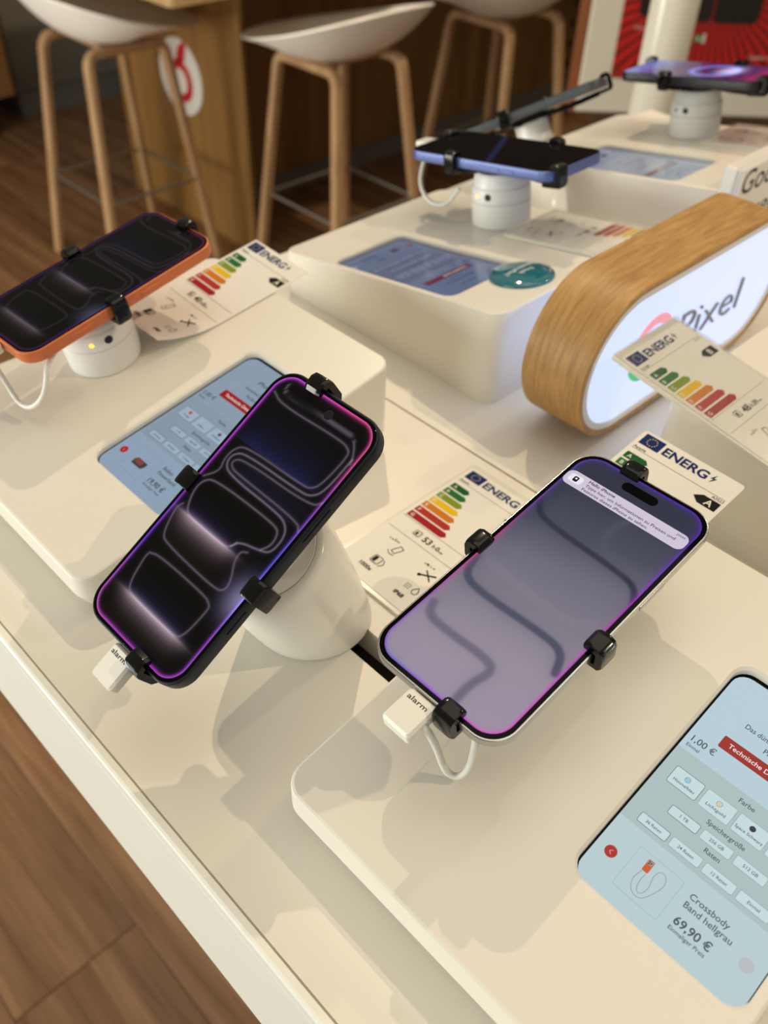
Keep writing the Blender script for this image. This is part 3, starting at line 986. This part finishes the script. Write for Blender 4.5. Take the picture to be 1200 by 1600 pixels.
def display_mesh(name, W, H, r, fn, nx, ny, parent, z, m):
    """rounded display as a curved-edge grid with per-vertex emitted colour (W, H in mm)"""
    t = np.linspace(0, 1, ny)
    rows = np.concatenate([(1 - np.cos(np.linspace(0, math.pi / 2, 10))) * r, np.linspace(r, H - r, ny)[1:-1], H - (1 - np.cos(np.linspace(math.pi / 2, 0, 10))) * r])
    hw = []
    for yy in rows:
        d = max(r - yy, r - (H - yy), 0)
        hw.append(W / 2 - (r - math.sqrt(max(r * r - d * d, 0))))
    hw = np.array(hw)
    s = np.sin(np.linspace(-1, 1, nx) * math.pi / 2) * 0.35 + np.linspace(-1, 1, nx) * 0.65
    X = hw[:, None] * s[None, :]
    Y = np.repeat(rows[:, None], nx, 1) - H / 2
    U, Vv = X / W + .5, Y / H + .5
    ax, ay = np.abs(X) - (W / 2 - r), np.abs(Y) - (H / 2 - r)
    E = r - (np.hypot(np.maximum(ax, 0), np.maximum(ay, 0)) + np.minimum(np.maximum(ax, ay), 0))
    E = np.maximum(E, 0)
    C = np.clip(fn(U, Vv, W, H, E), 0, 4)
    me = bpy.data.meshes.new(name)
    n = len(rows)
    verts = np.stack([X, Y, np.full(X.shape, z * 1000)], -1).reshape(-1, 3) / 1000
    idx = np.arange(n * nx).reshape(n, nx)
    faces = np.stack([idx[:-1, :-1], idx[:-1, 1:], idx[1:, 1:], idx[1:, :-1]], -1).reshape(-1, 4)
    me.from_pydata(verts.tolist(), [], faces.tolist())
    a = me.color_attributes.new('Col', 'FLOAT_COLOR', 'POINT')
    a.data.foreach_set('color', np.c_[C.reshape(-1, 3), np.ones(n * nx)].astype(np.float32).ravel())
    return finish(name, me, m, parent, None)


def make_phone(label, mw, W, H, T, r, frame_mat, wall, res, bez, island, buttons, extra=None, edge=0.0012, bars=True, group='phones on display'):
    """local: x right, y towards the top of the phone, z out of the screen, origin at the middle of the front glass"""
    t = thing('smartphone', label, 'phone', mw, group)
    L = []
    for z, i in ((-T, edge * 1.2), (-T + edge * .35, edge * .35), (-T + edge, 0), (-edge * .9, 0), (-edge * .35, edge * .25), (-0.0002, edge * .75)):
        L.append([(x, y, z) for x, y in rr(-W / 2 + i, -H / 2 + i, W / 2 - i, H / 2 - i, r - i, 10)])
    build('body', loft(L), frame_mat, t, 40)
    g = edge * 0.75
    build('front_glass', plate(rr(-W / 2 + g, -H / 2 + g, W / 2 - g, H / 2 - g, r - g, 10), -0.0004, 0.0, 0.00025), M['glass'], t, 40)
    display_mesh('display', (W - 2 * bez) * 1000, (H - 2 * bez) * 1000, (r - bez * .8) * 1000, wall, res[0], res[1], t, 0.00004, M['screen'])
    if island:
        iw, iy = island
        build('front_camera', plate(rr(-iw / 2, H / 2 - iy - 0.0028, iw / 2, H / 2 - iy + 0.0028, 0.00279, 8), 0.00004, 0.00009), M['glass'], t, None)
    for side, y0, y1 in buttons:
        xx = side * (W / 2)
        b_ = box(-0.0004, y0, -T / 2 - 0.0014, 0.0005, y1, -T / 2 + 0.0014, 0.0002)
        build('side_button', b_, frame_mat, t, 40, Matrix.Translation((xx, 0, 0)))
    if extra: extra(t)
    return t


# ------------------------------------------------------------------ security stands
def clamp(parent, mw, T, w=0.0102, lip=0.0052):
    """hook over the phone edge; local x along the edge, y outward, z out of the screen (z = 0 is the glass)"""
    prof = [(-lip, 0.0004), (-lip - 0.0004, 0.0024), (-lip + 0.0016, 0.0042), (0.0012, 0.0046), (0.0040, 0.0030), (0.0049, 0.0002), (0.0049, -T - 0.0016),
            (0.0030, -T - 0.0046), (-0.008, -T - 0.0052), (-0.012, -T - 0.0046), (-0.012, -T - 0.0018), (0.0008, -T - 0.0014), (0.0012, -T + 0.0010), (0.0012, 0.0002), (0.0004, 0.0004)]
    cy = 0.001
    cz = -T / 2
    L = []
    for x, k in ((-w / 2, 0.86), (-w / 2 + 0.0010, 0.965), (-w / 2 + 0.0024, 1.0), (w / 2 - 0.0024, 1.0), (w / 2 - 0.0010, 0.965), (w / 2, 0.86)):
        L.append([(x, y if j >= 9 else cy + (y - cy) * (0.5 + k / 2), z if j >= 9 else cz + (z - cz) * (0.5 + k / 2)) for j, (y, z) in enumerate(prof)])
    return build('clamp', loft(L), M['black'], parent, 35, mw)


def mmpath(H, pts): return [(x / 1000, -H / 2 + y / 1000, z / 1000) for x, y, z in pts]


def rotz(a): return Matrix.Rotation(a, 4, 'Z')


def holder(t, rel, W, H, T, pos, plug=True, cable=None, text=True):
    """clamps, arms, plug and cable of a stand, placed in the phone's frame (rel: stand frame -> phone frame)"""
    xt, xb, yl, yr = pos
    defs = ((xt, H / 2, 0), (xb, -H / 2, math.pi), (-W / 2, yl, math.pi / 2), (W / 2, yr, -math.pi / 2))
    for x, y, a in defs:
        clamp(t, rel @ Matrix.Translation((x, y, 0)) @ rotz(a), T)
        d = Vector((x, y, 0))
        e = d * (1 - 0.009 / d.length)
        s = d.normalized() * 0.012
        zz = -T - 0.0036
        build('arm', tube([(s.x, s.y, zz - .001), ((s.x + e.x) / 2, (s.y + e.y) / 2, zz - 0.0015), (e.x, e.y, zz)], 0.0024, 8, 0.0016), M['black'], t, 40, rel)
    build('arm_hub', plate([(0.0165 * math.cos(k * math.pi / 16), 0.0165 * math.sin(k * math.pi / 16)) for k in range(32)], -T - 0.0075, -T - 0.0008, 0.001), M['black'], t, 40, rel)
    if plug:
        px = 0.0
        zc = -T / 2
        pl = build('plug', box(px - 0.0082, -H / 2 - 0.0185, zc - 0.0046, px + 0.0074, -H / 2 - 0.0006, zc + 0.0026, 0.0012), M['whitegloss'], t, 35, rel)
        if text:
            Q = Print(0.0, 0.0)
            Q.text('alarm', 0, 0, 2.3, (58, 56, 58), width=10.6)
            Q.make('plug_text', M['print'], pl, Matrix.Translation((px - 0.0062, -H / 2 - 0.0054, zc + 0.00268)))
    if cable:
        build('cable', tube(smoothpath(cable, 3), 0.0017, 10), M['cable'], t, 60, rel)


def straight_stand(label, surf, mphone, W, H, T, pos, cable=None, plug=True, led_dir=-50, text=True, lit=True):
    t = thing('security_stand', label, 'phone stand', surf, 'white security stands')
    rel = surf.inverted() @ mphone
    c = rel.translation
    ht = c.z - T - 0.0078
    r = 0.0252
    build('base', lathe([(r - .0005, 0.0), (r, 0.0006), (r, 0.0195), (r - .0004, 0.0200)], 56), M['white'], t, 40)
    build('collar', lathe([(r - .0006, 0.0202), (r - .0002, 0.0206), (r - .0004, 0.0310), (r - 0.0016, 0.0325)], 56), M['white'], t, 40)
    build('head', lathe([(r - 0.0018, 0.0322), (r - 0.0020, 0.0340), (r - 0.0032, max(ht - 0.002, .036)), (r - 0.0050, max(ht, .0375))], 56), M['white'], t, 40)
    for nm, da, rad, zz, mm in (('led', led_dir, 0.0016, 0.0262, 'led' if lit else 'port'), ('port', led_dir + 27, 0.0029, 0.0268, 'port')):
        a = math.radians(da)
        build(nm, lathe([(rad, 0), (rad, 0.0004), (rad * .7, 0.0007)], 16), M[mm], t, 30,
              rotz(a) @ Matrix.Translation((r - 0.0006, 0, zz)) @ Matrix.Rotation(math.pi / 2, 4, 'Y'))
    holder(t, rel, W, H, T, pos, plug, cable, text)
    return t


def slanted_stand(label, base, mphone, W, H, T, pos, plug=True, text=True, R0=0.0342, R1=0.0335, lean=1.0):
    """smooth white stand cut at a slant: round foot on the table, round top square to the phone"""
    t = thing('security_stand', label, 'phone stand', Matrix.Translation(base), 'white security stands')
    rel = Matrix.Translation(base).inverted() @ mphone
    n = 64
    ax, ay, az = (rel.to_3x3() @ Vector(v) for v in ((1, 0, 0), (0, 1, 0), (0, 0, 1)))
    hx, hy, _ = ax, Vector((0, 0, 1)).cross(ax), 0
    top = rel @ Vector((0, 0, -T - 0.0270))
    L = []
    for s, q, dz in ((0.0, 0.992, 0.0), (0.01, 1.0, 0.0), (0.10, 1.0, 0), (0.25, 1.0, 0), (0.42, 1.0, 0), (0.58, 1.0, 0), (0.72, 1.0, 0), (0.84, 0.995, 0), (0.91, 0.98, 0), (0.955, 0.955, 0), (0.985, 0.91, 0), (0.997, 0.86, 0), (1.0, 0.80, 0)):
        e = s * s * (3 - 2 * s)
        ctr = Vector((top.x * s ** lean, top.y * s ** lean, top.z * s))
        l = []
        R = (R0 + (R1 - R0) * s) * q
        for k in range(n):
            a = 2 * math.pi * k / n
            d0 = hx * math.cos(a) + hy * math.sin(a)
            d1 = ax * math.cos(a) + ay * math.sin(a)
            d = d0.lerp(d1, min(1, s * 1.15)).normalized()
            p = ctr + d * R
            p.z = max(p.z, 0.0)
            l.append(tuple(p))
        L.append(l)
    build('body', loft(L), M['whitegloss'], t, 45)
    puck = rel @ Matrix.Translation((0, 0, -T - 0.0277))
    build('top_disc_joint', lathe([(R1 * .794, 0.0), (R1 * .794, 0.00075)], 56), M['groove'], t, 40, puck)
    build('top_disc', lathe([(R1 * .785, 0.0), (R1 * .785, 0.0012), (R1 * .775, 0.0014)], 56), M['whitegloss'], t, 40, puck)
    build('neck', lathe([(0.0185, 0.0012), (0.0165, 0.006), (0.0165, 0.0215)], 40), M['whitegloss'], t, 40, puck)
    build('led', lathe([(0.0013, 0), (0.0013, 0.0003)], 14), M['led'], t, None, puck @ Matrix.Translation((R1 * .42, -R1 * .52, 0.00145)))
    holder(t, rel, W, H, T, pos, plug, None, text)
    return t


# the thin silver phone, front right
W, H, T = 0.0747, 0.1562, 0.0057
m_air = frame_m((-0.1370, 0.2465, 0.1030), (1, 0, 0), (0, math.cos(math.radians(9.7)), math.sin(math.radians(9.7))))


def air_note(t):
    w, h = (W - 0.0034) * 1000, (H - 0.0034) * 1000
    P = Print(0.06, 0.004)
    fx, fy = lambda u: (u - .5) * W * 1000, lambda v: (v - .5) * H * 1000
    P.rect(fx(.040), fy(.829), fx(.945), fy(.891), (206, 196, 214), 3.6)
    P.rect(fx(.068), fy(.845), fx(.168), fy(.878), (236, 228, 238), 1.6)
    P.rect(fx(.100), fy(.8505), fx(.136), fy(.8725), (18, 16, 22), 0.7)
    P.disc(fx(.118), fy(.864), 0.6, (230, 225, 235), 12)
    k = (52, 46, 62)
    P.text('Hallo iPhone', fx(.200), fy(.8735), 1.85, k, True, width=15.0)
    P.text('Tippe hier, um Informationen zu Preisen und', fx(.200), fy(.8545), 1.75, k, width=50.0)
    P.text('Features dieses iPhone zu sehen.', fx(.200), fy(.8360), 1.75, k, width=37.2)
    P.text('jetzt', fx(.855), fy(.8760), 1.4, (96, 88, 104), width=4.6)
    P.make('notification', M['screen'], t)


make_phone('thin silver phone with lilac screen and a notification, held over the front block', m_air, W, H, T, 0.0135, M['silver'], air_wall, (150, 320), 0.0030, (0.0195, 0.0098),
           [(1, 0.016, 0.034)], air_note, edge=0.0012)
s_air = surf_frame(RB, 'f', ZL, 0.036, 0.1260, 0.0004)
straight_stand('white round stand with black clamps under the thin silver phone', s_air, m_air, W, H, T, (-0.010, 0.0125, -0.004, -0.012),
               mmpath(H, [(6, -9, -4), (9.5, -9, -6), (10.5, -6.5, -22), (11.5, -5.5, -36), (13.5, -4.5, -46), (18, -2, -48), (20.5, 2, -42), (20.5, 6, -28), (19, 10, -14), (14, 22, -13), (6, 36, -16)]), led_dir=-140)

# the dark blue phone on the slanted stand
W, H, T = 0.0719, 0.150, 0.0088
th = math.radians(30.8)
m_pro = frame_m((-0.2557, 0.1625, 0.1110), (0.9999, 0.0055, 0.0), (-0.0047, math.cos(th), math.sin(th)))
make_phone('dark blue phone with black line wallpaper, tilted on a slanted stand in front', m_pro, W, H, T, 0.0130, M['navy'], dark_wall(1.0, 1.0), (150, 320), 0.0027, None,
           [(1, 0.012, 0.031), (1, -0.040, -0.027)], lambda t: build('front_camera', plate([(0.0026 * math.cos(k * .3927) + 0.004, 0.0026 * math.sin(k * .3927) + H / 2 - 0.0095) for k in range(16)], 0.00005, 0.0001), M['lens'], t, None), edge=0.0016)
slanted_stand('slanted smooth white stand on the table under the tilted dark blue phone', (-0.2625, 0.2130, 0.0002), m_pro, W, H, T, (-0.011, 0.012, 0.002, -0.0175))

# the orange phone
m_or = frame_m((-0.5054, 0.2387, 0.1060), (math.cos(0.0515), math.sin(0.0515), 0), (-math.sin(0.0515) * math.cos(TILT), math.cos(0.0515) * math.cos(TILT), math.sin(TILT)))
make_phone('orange phone with dark line wallpaper at the left edge', m_or, W, H, T, 0.0130, M['orange'], dark_wall(0.22, 0.16), (90, 190), 0.0027, None,
           [(1, 0.010, 0.029), (1, -0.044, -0.028)], lambda t: build('front_camera', plate([(0.0022 * math.cos(k * .3927) + 0.006, 0.0022 * math.sin(k * .3927) + H / 2 - 0.0095) for k in range(16)], 0.00005, 0.0001), M['lens'], t, None), edge=0.0016)
s_or = surf_frame(LB, 'f', ZL, 0.039, 0.118, 0.0004)
straight_stand('white round stand with amber light under the orange phone', s_or, m_or, W, H, T, (0.004, -0.016, 0.006, -0.008),
               mmpath(H, [(-2, -9, -7), (-1, -8, -20), (1, -7.5, -34), (9, -9, -44), (21, -7, -44), (32, -1, -34), (36, 5, -22), (34, 10, -13), (24, 24, -14)]), led_dir=-34)

# the blue phone on the middle block (screen faces the far left side)
W, H, T = 0.072, 0.1528, 0.0086
s_mb = surf_frame(MBk, 'l', ZM, 0.046, 0.112, 0.0004)
m_bl = s_mb @ Matrix.Translation((0.002, 0.004, 0.060))
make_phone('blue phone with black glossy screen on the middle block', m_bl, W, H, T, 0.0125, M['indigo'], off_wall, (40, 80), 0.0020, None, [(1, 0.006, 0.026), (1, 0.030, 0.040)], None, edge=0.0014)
straight_stand('white round stand with orange light under the blue phone', s_mb, m_bl, W, H, T, (0.026, -0.020, 0.028, -0.024),
               [(0.0, -H / 2 - 0.006, -0.008), (0.012, -H / 2 - 0.006, -0.018), (0.026, -H / 2 + 0.002, -0.034), (0.030, -H / 2 + 0.020, -0.046), (0.026, -H / 2 + 0.036, -0.044), (0.022, -H / 2 + 0.046, -0.030)], led_dir=-14)

# the black phone on the far block
s_fb = surf_frame(FB, 'l', ZF, 0.043, 0.117, 0.0004)
m_fb = s_fb @ Matrix.Translation((0.0, 0.004, 0.060))
make_phone('black phone with blue violet swirl screen on the furthest block, before the poster', m_fb, W, H, T, 0.0125, M['obsidian'], flow_wall, (50, 100), 0.0020, None, [(1, 0.006, 0.026), (1, 0.030, 0.040)], None, edge=0.0014)
straight_stand('white round stand under the black phone on the furthest block', s_fb, m_fb, W, H, T, (0.026, -0.026, 0.020, -0.022), None, False, -22, lit=False)

# the slate phone seen edge-on, tilted on its own slanted stand
W, H, T = 0.0705, 0.1520, 0.0080
m_gr = frame_m((-0.550, 0.740, 0.0956), (0.44217, -0.85668, 0.26569), (0.73431, 0.51586, 0.44122))
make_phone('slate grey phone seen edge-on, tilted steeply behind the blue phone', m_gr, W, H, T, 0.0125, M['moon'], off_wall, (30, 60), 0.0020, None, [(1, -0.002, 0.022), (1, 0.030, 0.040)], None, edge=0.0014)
slanted_stand('slanted white stand holding the edge-on slate phone between the two far blocks', (-0.480, 0.692, 0.0002), m_gr, W, H, T, (-0.020, -0.010, 0.010, -0.018), False, True, 0.030, 0.019, 3.0)


# ------------------------------------------------------------------ energy labels
BARS = [(20, 92, 48), (32, 110, 52), (128, 150, 32), (230, 190, 24), (205, 122, 34), (176, 52, 40), (160, 28, 36)]


def energy_label(label, mw, hours, minutes, cls, brand, model, ip, cycles, sleeve=None, bend=None, muted=0.0, clsrow=0):
    """paper label 66 x 127 mm; local origin bottom-left, y up"""
    t = thing('energy_label', label, 'energy label', mw, 'energy labels beside the phones')
    LW, LH = 66.0, 127.0
    nx, ny = 12, 26
    pts = rr(0, 0, LW / 1000, LH / 1000, 0.0022, 4)
    if bend:
        V, F = [], []
        for z in (0.0, 0.0003):
            for j in range(ny + 1):
                for i in range(nx + 1):
                    x, y_ = LW / 1000 * i / nx, LH / 1000 * j / ny
                    V.append((x, y_, z + bend(x, y_)))
        N = (nx + 1) * (ny + 1)
        for j in range(ny):
            for i in range(nx):
                a = j * (nx + 1) + i
                q = (a, a + 1, a + nx + 2, a + nx + 1)
                F += [tuple(k + N for k in q), tuple(reversed(q))]
        for i in range(nx):
            F += [(i, i + N, i + 1 + N, i + 1)]
            a = ny * (nx + 1) + i
            F += [(a, a + 1, a + 1 + N, a + N)]
        for j in range(ny):
            a = j * (nx + 1)
            F += [(a, a + nx + 1, a + nx + 1 + N, a + N)]
            a += nx
            F += [(a, a + N, a + nx + 1 + N, a + nx + 1)]
        build('card', (V, F), M['paper'], t, 60)
    else:
        build('card', plate(pts, 0.0, 0.0003), M['paper'], t, None)
    P = Print(0.36, 0.004)
    y = lambda d: LH - d
    ink, blue = (24, 24, 24), (14, 40, 104)
    ex = sleeve == 'under'
    P.rect(2.6, y(11.2), 15.8, y(1.9), blue)
    for k in range(12):
        a = k * math.pi / 6
        P.disc(9.2 + 3.0 * math.cos(a), y(6.55) + 3.0 * math.sin(a), 0.42, (226, 200, 90), 5)
        P.z -= P.dz
    P.text('ENERG', 17.6, y(10.2), 6.2, (20, 42, 100), 'heavy', width=29.2)
    P.poly([(50.6, y(3.2)), (48.4, y(7.4)), (50.0, y(7.0)), (49.2, y(10.8)), (52.0, y(6.0)), (50.3, y(6.4))], (30, 52, 98))
    P.rect(2.0, y(16.35), 64.0, y(16.1), ink)
    P.text(brand, 2.2, y(15.4), 2.0, ink, width=min(8.4, len(brand) * 1.7))
    P.text(model, 64.0, y(18.9), 1.9, ink, False, 'r')
    for i, c in enumerate(BARS):
        d0 = 20.3 + i * 6.75
        l = 15.2 + i * 2.85
        P.poly([(2.7, y(d0 + 5.4)), (2.7 + l - 2.4, y(d0 + 5.4)), (2.7 + l, y(d0 + 2.7)), (2.7 + l - 2.4, y(d0)), (2.7, y(d0))], c)
        P.text('ABCDEFG'[i], 4.6, y(d0 + 4.1), 2.7, (232, 230, 222), True)
    d0 = 20.0 + clsrow * 6.75
    P.poly([(48.8, y(d0 + 3.4)), (53.0, y(d0)), (63.8, y(d0)), (63.8, y(d0 + 6.8)), (53.0, y(d0 + 6.8))], (18, 18, 18))
    P.text(cls, 56.0, y(d0 + 5.6), 4.4, (235, 232, 224), True)
    for d in (67.4, 80.8):
        P.rect(2.0, y(d + .22), 64.0, y(d), (90, 86, 78))
    # battery row
    P.frame(18.0, y(76.6), 23.4, y(71.4), 0.5, ink, (226, 222, 208), 1.0)
    P.rect(19.3, y(75.6), 21.0, y(72.8), ink)
    P.text(hours, 26.4, y(76.8), 4.8, ink, True)
    P.text('h', 34.8, y(76.6), 3.2, ink)
    P.text(minutes, 37.6, y(76.6), 3.4, ink, True)
    P.text('min', 40.2 + 2.4 * (len(minutes) - 1), y(76.6), 1.8, ink)

    def steps(x, d, n):
        for i in range(4):
            P.text('ABCDE'[i], x + i * 2.3 - 1, y(d - i * 0.2), 2.1 if i == n else 1.4, ink, i == n, rot=1.1)
    # falling phone, cycles, repair, dust and water
    steps(13.0, 90.0, 2)
    P.line([(20.0, y(96.6)), (22.2, y(90.0)), (25.6, y(91.2)), (23.4, y(97.6)), (20.0, y(96.6))], 0.5, ink)
    P.line([(18.0, y(97.4)), (20.6, y(99.6)), (24.4, y(99.2))], 0.45, ink)
    P.frame(16.4, y(112.2), 23.4, y(105.4), 0.5, ink, (226, 222, 208), 1.4)
    P.rect(17.4, y(111.2), 20.0, y(106.4), ink)
    P.line(smoothpath([(24.0, y(106.0)), (26.4, y(109.0)), (24.4, y(112.6))], 2), 0.5, ink)
    P.text(cycles, 14.2, y(118.6), 2.9, ink, True)
    steps(43.5, 90.0, 1)
    P.line([(46.0, y(98.4)), (55.0, y(92.6))], 1.1, ink)
    P.line([(47.0, y(92.6)), (54.6, y(98.6))], 0.8, ink)
    P.disc(46.0, y(98.4), 1.2, ink, 12)
    for k in range(9):
        P.disc(46.5 + (k % 3) * 1.5, y(108.4 + (k // 3) * 1.6), 0.4, ink, 6)
    P.line(smoothpath([(54.4, y(106.6)), (51.8, y(110.8)), (54.4, y(113.4)), (57.0, y(110.8)), (54.4, y(106.6))], 2), 0.45, ink)
    P.text(ip, 45.2, y(119.8), 2.9, ink, True)
    P.make('printed_design', M['print'], t, None, bend)
    if sleeve:
        th_ = 0.0022
        s = rr(-0.0022, -0.0030, LW / 1000 + 0.0022, LH / 1000 + 0.0048, 0.0012, 3)
        if sleeve == 'under':
            build('acrylic_base', plate(s, -th_ - 0.0001, -0.0001, 0.0003), M['frosted'], t, 40)
        else:
            build('acrylic_base', plate(s, -th_ - 0.0001, -0.0001, 0.0003), M['frosted'], t, 40)
            build('acrylic_cover', plate(s, 0.0012, 0.0022, 0.0003), M['acrylic'], t, 40)
    return t


M['frosted'] = mat('acrylic_back', (0.76, 0.74, 0.66), 0.18, vary=(20.0, 0.01))
# label on the table, between the tilted phone and the thin silver phone
energy_label('energy label reading 53h in a clear holder on the table beside the slanted stand', frame_m((-0.2870, 0.2505, 0.0024), (1, -0.004, 0), (0.012, 1, 0)), '53', '0', 'A', 'Apple', 'A3256', 'IP68', '1000x', 'under')
# label pushed under the thin silver phone
energy_label('energy label with black A arrow sticking out behind the thin silver phone', surf_frame(RB, 'f', ZL, -0.0111, 0.1590, 0.0006) @ rotz(-0.034), '40', '0', 'A', 'Apple', 'A3523', 'IP68', '1000x')
# label behind the orange phone, its lower end curling up


def curl(x, y):
    k = max(0.0, (0.050 - y) / 0.050)
    return 0.0135 * k * k * (0.55 + 0.45 * x / 0.066)


energy_label('energy label reading 40h with a curled lower end behind the orange phone', surf_frame(LB, 'f', ZL, 0.0080, 0.1455, 0.0008) @ rotz(-0.05), '40', '0', 'A', 'Apple', 'A3257', 'IP68', '1000x', None, curl)
# label overhanging the right block, reading from the far right side
energy_label('energy label reading 48h39 overhanging the right block in front of the lit sign', surf_frame(PB, 'r', ZP, -0.0005, 0.1490, 0.0034), '48', '39', 'B', 'Google', 'G-10', 'IP68', '1000x', 'over', None, 0, 1)
energy_label('blurred energy label lying flat on the middle block behind the wooden sign', surf_frame(MBk, 'l', ZM, 0.0080, 0.1420, 0.0026), '48', '39', 'B', 'Google', 'G-11', 'IP68', '1000x', 'over')
energy_label('blurred pinkish energy label on the furthest block beside the black phone', surf_frame(FB, 'l', ZF, 0.0080, 0.1465, 0.0026), '48', '39', 'B', 'Google', 'G-12', 'IP68', '1000x', 'over')

# ------------------------------------------------------------------ teal badge
bd = thing('round_badge', 'shiny domed teal badge with white lettering on the corner of the middle block', 'badge', surf_frame(MBk, 'l', ZM, 0.1350, 0.2050, 0.0002))
build('dome', lathe([(0.0245, 0.0), (0.0247, 0.0012), (0.0236, 0.0026), (0.0195, 0.0040), (0.012, 0.0050), (0.005, 0.0054), (0.0008, 0.00545)], 48), M['teal'], bd, 60)
Q = Print(5.0, 0.0)
Q.text('Frisch', 0, 2.0, 4.2, (214, 226, 228), True, 'c')
Q.text('eingetroffen!', 0, -4.6, 4.2, (214, 226, 228), True, 'c', width=30)


def dome(x, y):
    r = math.hypot(x, y)
    return float(np.interp(r, [0, .005, .012, .0195, .0236], [0.00545, 0.0054, 0.0050, 0.0040, 0.0026])) - 0.005 + 0.00015


Q.make('badge_text', M['print'], bd, None, dome)

# ------------------------------------------------------------------ oak ring sign with lit face
SY0, SY1, SR, SZ = 0.4865, 0.645, 0.0570, 0.0605
SXF, SXB = -0.2455, -0.2950


def stadium(r, n=28):
    p = []
    for k in range(n + 1):
        a = -math.pi / 2 + math.pi * k / n
        p.append((SY1 + r * math.cos(a), SZ + r * math.sin(a)))
    for k in range(n + 1):
        a = math.pi / 2 + math.pi * k / n
        p.append((SY0 + r * math.cos(a), SZ + r * math.sin(a)))
    return p


def ring(r0, r1, x0, x1, b=0.0008):
    prof = [(r1, x0 + b), (r1 - b, x0), (r0 + b, x0), (r0, x0 + b), (r0, x1 - b), (r0 + b, x1), (r1 - b, x1), (r1, x1 - b)]
    L = [[(x, y, z) for y, z in stadium(r)] for r, x in prof]
    V, F = loft(L, False, False)
    n = len(L[0])
    m = len(L)
    for j in range(n):
        F.append(((m - 1) * n + j, (m - 1) * n + (j + 1) % n, (j + 1) % n, j))
    return V, F


sg = thing('lit_sign', 'pill shaped oak sign with glowing white face and grey lettering', 'sign', Matrix.Translation((0, 0, 0)))
inv = Matrix.Identity(4)
build('oak_ring', ring(SR - 0.0045, SR, SXB, SXF), M['oak'], sg, 40, inv)
build('white_ring', ring(SR - 0.0098, SR - 0.0046, SXB + 0.002, SXF - 0.0008, 0.0005), M['signring'], sg, 40, inv)
face = stadium(SR - 0.0099)
build('lit_face', loft([[(SXB + 0.004, y, z) for y, z in face], [(SXF - 0.0022, y, z) for y, z in face]]), M['signlight'], sg, 40, inv)
for fy in (0.497, 0.655):
    build('foot', box(SXB + 0.004, fy - 0.004, 0.0, SXF - 0.001, fy + 0.004, 0.0042, 0.0006), M['clear'], sg)


def letters(name, s, parent, m, cap, width, depth, material, bold=False):
    V, F, x0, x1 = glyphs(s, bold)
    k = cap / CAP
    kx = width / (x1 - x0)
    VV = [((x - x0) * kx, y * k, 0.0) for x, y in V]
    me = bpy.data.meshes.new(name)
    me.from_pydata(VV, [], F)
    bm = bmesh.new()
    bm.from_mesh(me)
    bmesh.ops.remove_doubles(bm, verts=bm.verts, dist=1e-6)
    g = bmesh.ops.extrude_face_region(bm, geom=list(bm.faces))
    for e in g['geom']:
        if isinstance(e, bmesh.types.BMVert): e.co.z += depth
    bmesh.ops.recalc_face_normals(bm, faces=bm.faces)
    bm.to_mesh(me)
    bm.free()
    return finish(name, me, material, parent, 30, m)


m_face = frame_m((SXF - 0.0021, 0, 0), (0, 1, 0), (0, 0, 1))
letters('lettering', 'Pixel', sg, m_face @ Matrix.Translation((0.5495, 0.0455, 0)), 0.0272, 0.0855, 0.0016, M['letter'], 'thin')


def arc(name, a0, a1, r0, r1, material):
    n = 16
    o = [(r1 * math.cos(math.radians(a0 + (a1 - a0) * k / n)), r1 * math.sin(math.radians(a0 + (a1 - a0) * k / n))) for k in range(n + 1)]
    i = [(r0 * math.cos(math.radians(a0 + (a1 - a0) * k / n)), r0 * math.sin(math.radians(a0 + (a1 - a0) * k / n))) for k in range(n, -1, -1)]
    build(name, loft([[(x, y, 0) for x, y in o + i], [(x, y, 0.0003) for x, y in o + i]]), material, sg, None, m_face @ Matrix.Translation((0.513, 0.0600, 0.0)))


for nm, a0, a1, c in (('red_arc', 40, 150, (244, 160, 176)), ('yellow_arc', 150, 205, (225, 200, 90)), ('green_arc', 205, 312, (70, 190, 130)), ('blue_arc', 312, 360, (90, 130, 230))):
    arc(nm, a0, a1, 0.0185, 0.0258, mat(nm + '_print', tuple(v * .8 for v in lin(c)), 0.4, emit=lin(c), estr=0.55, vary=(20.0, 0.02)))
build('blue_bar', box(0.0, -0.0045, 0.0, 0.0245, 0.0045, 0.0003), bpy.data.materials['blue_arc_print'], sg, None, m_face @ Matrix.Translation((0.513, 0.0575, 0.0)))

# ------------------------------------------------------------------ white lettered box behind the sign
gx0, gx1, gy0 = -0.3225, -0.3005, 0.7040
gb = thing('lettered_box', 'white upright box with large grey lettering behind the wooden sign', 'box', frame_m((gx1, gy0, 0), (0, 1, 0), (0, 0, 1)))
build('shell', box(0, 0, -0.018, 0.155, 0.1185, -0.0055, 0.0015), M['whitegloss'], gb)
build('cover', box(0.0006, 0, -0.0050, 0.155, 0.1180, -0.0028, 0.0006), M['white'], gb)
build('cover', box(0.0006, 0, -0.0024, 0.155, 0.1182, 0.0, 0.0006), M['white'], gb)
Q = Print(0.05, 0.0)
Q.text('Google', 3.0, 97.0, 20.0, (74, 74, 84), False, width=88)
Q.text('Pixel', 9.0, 67.0, 20.0, (74, 74, 84), False, width=62)
Q.make('lettering', M['print'], gb)
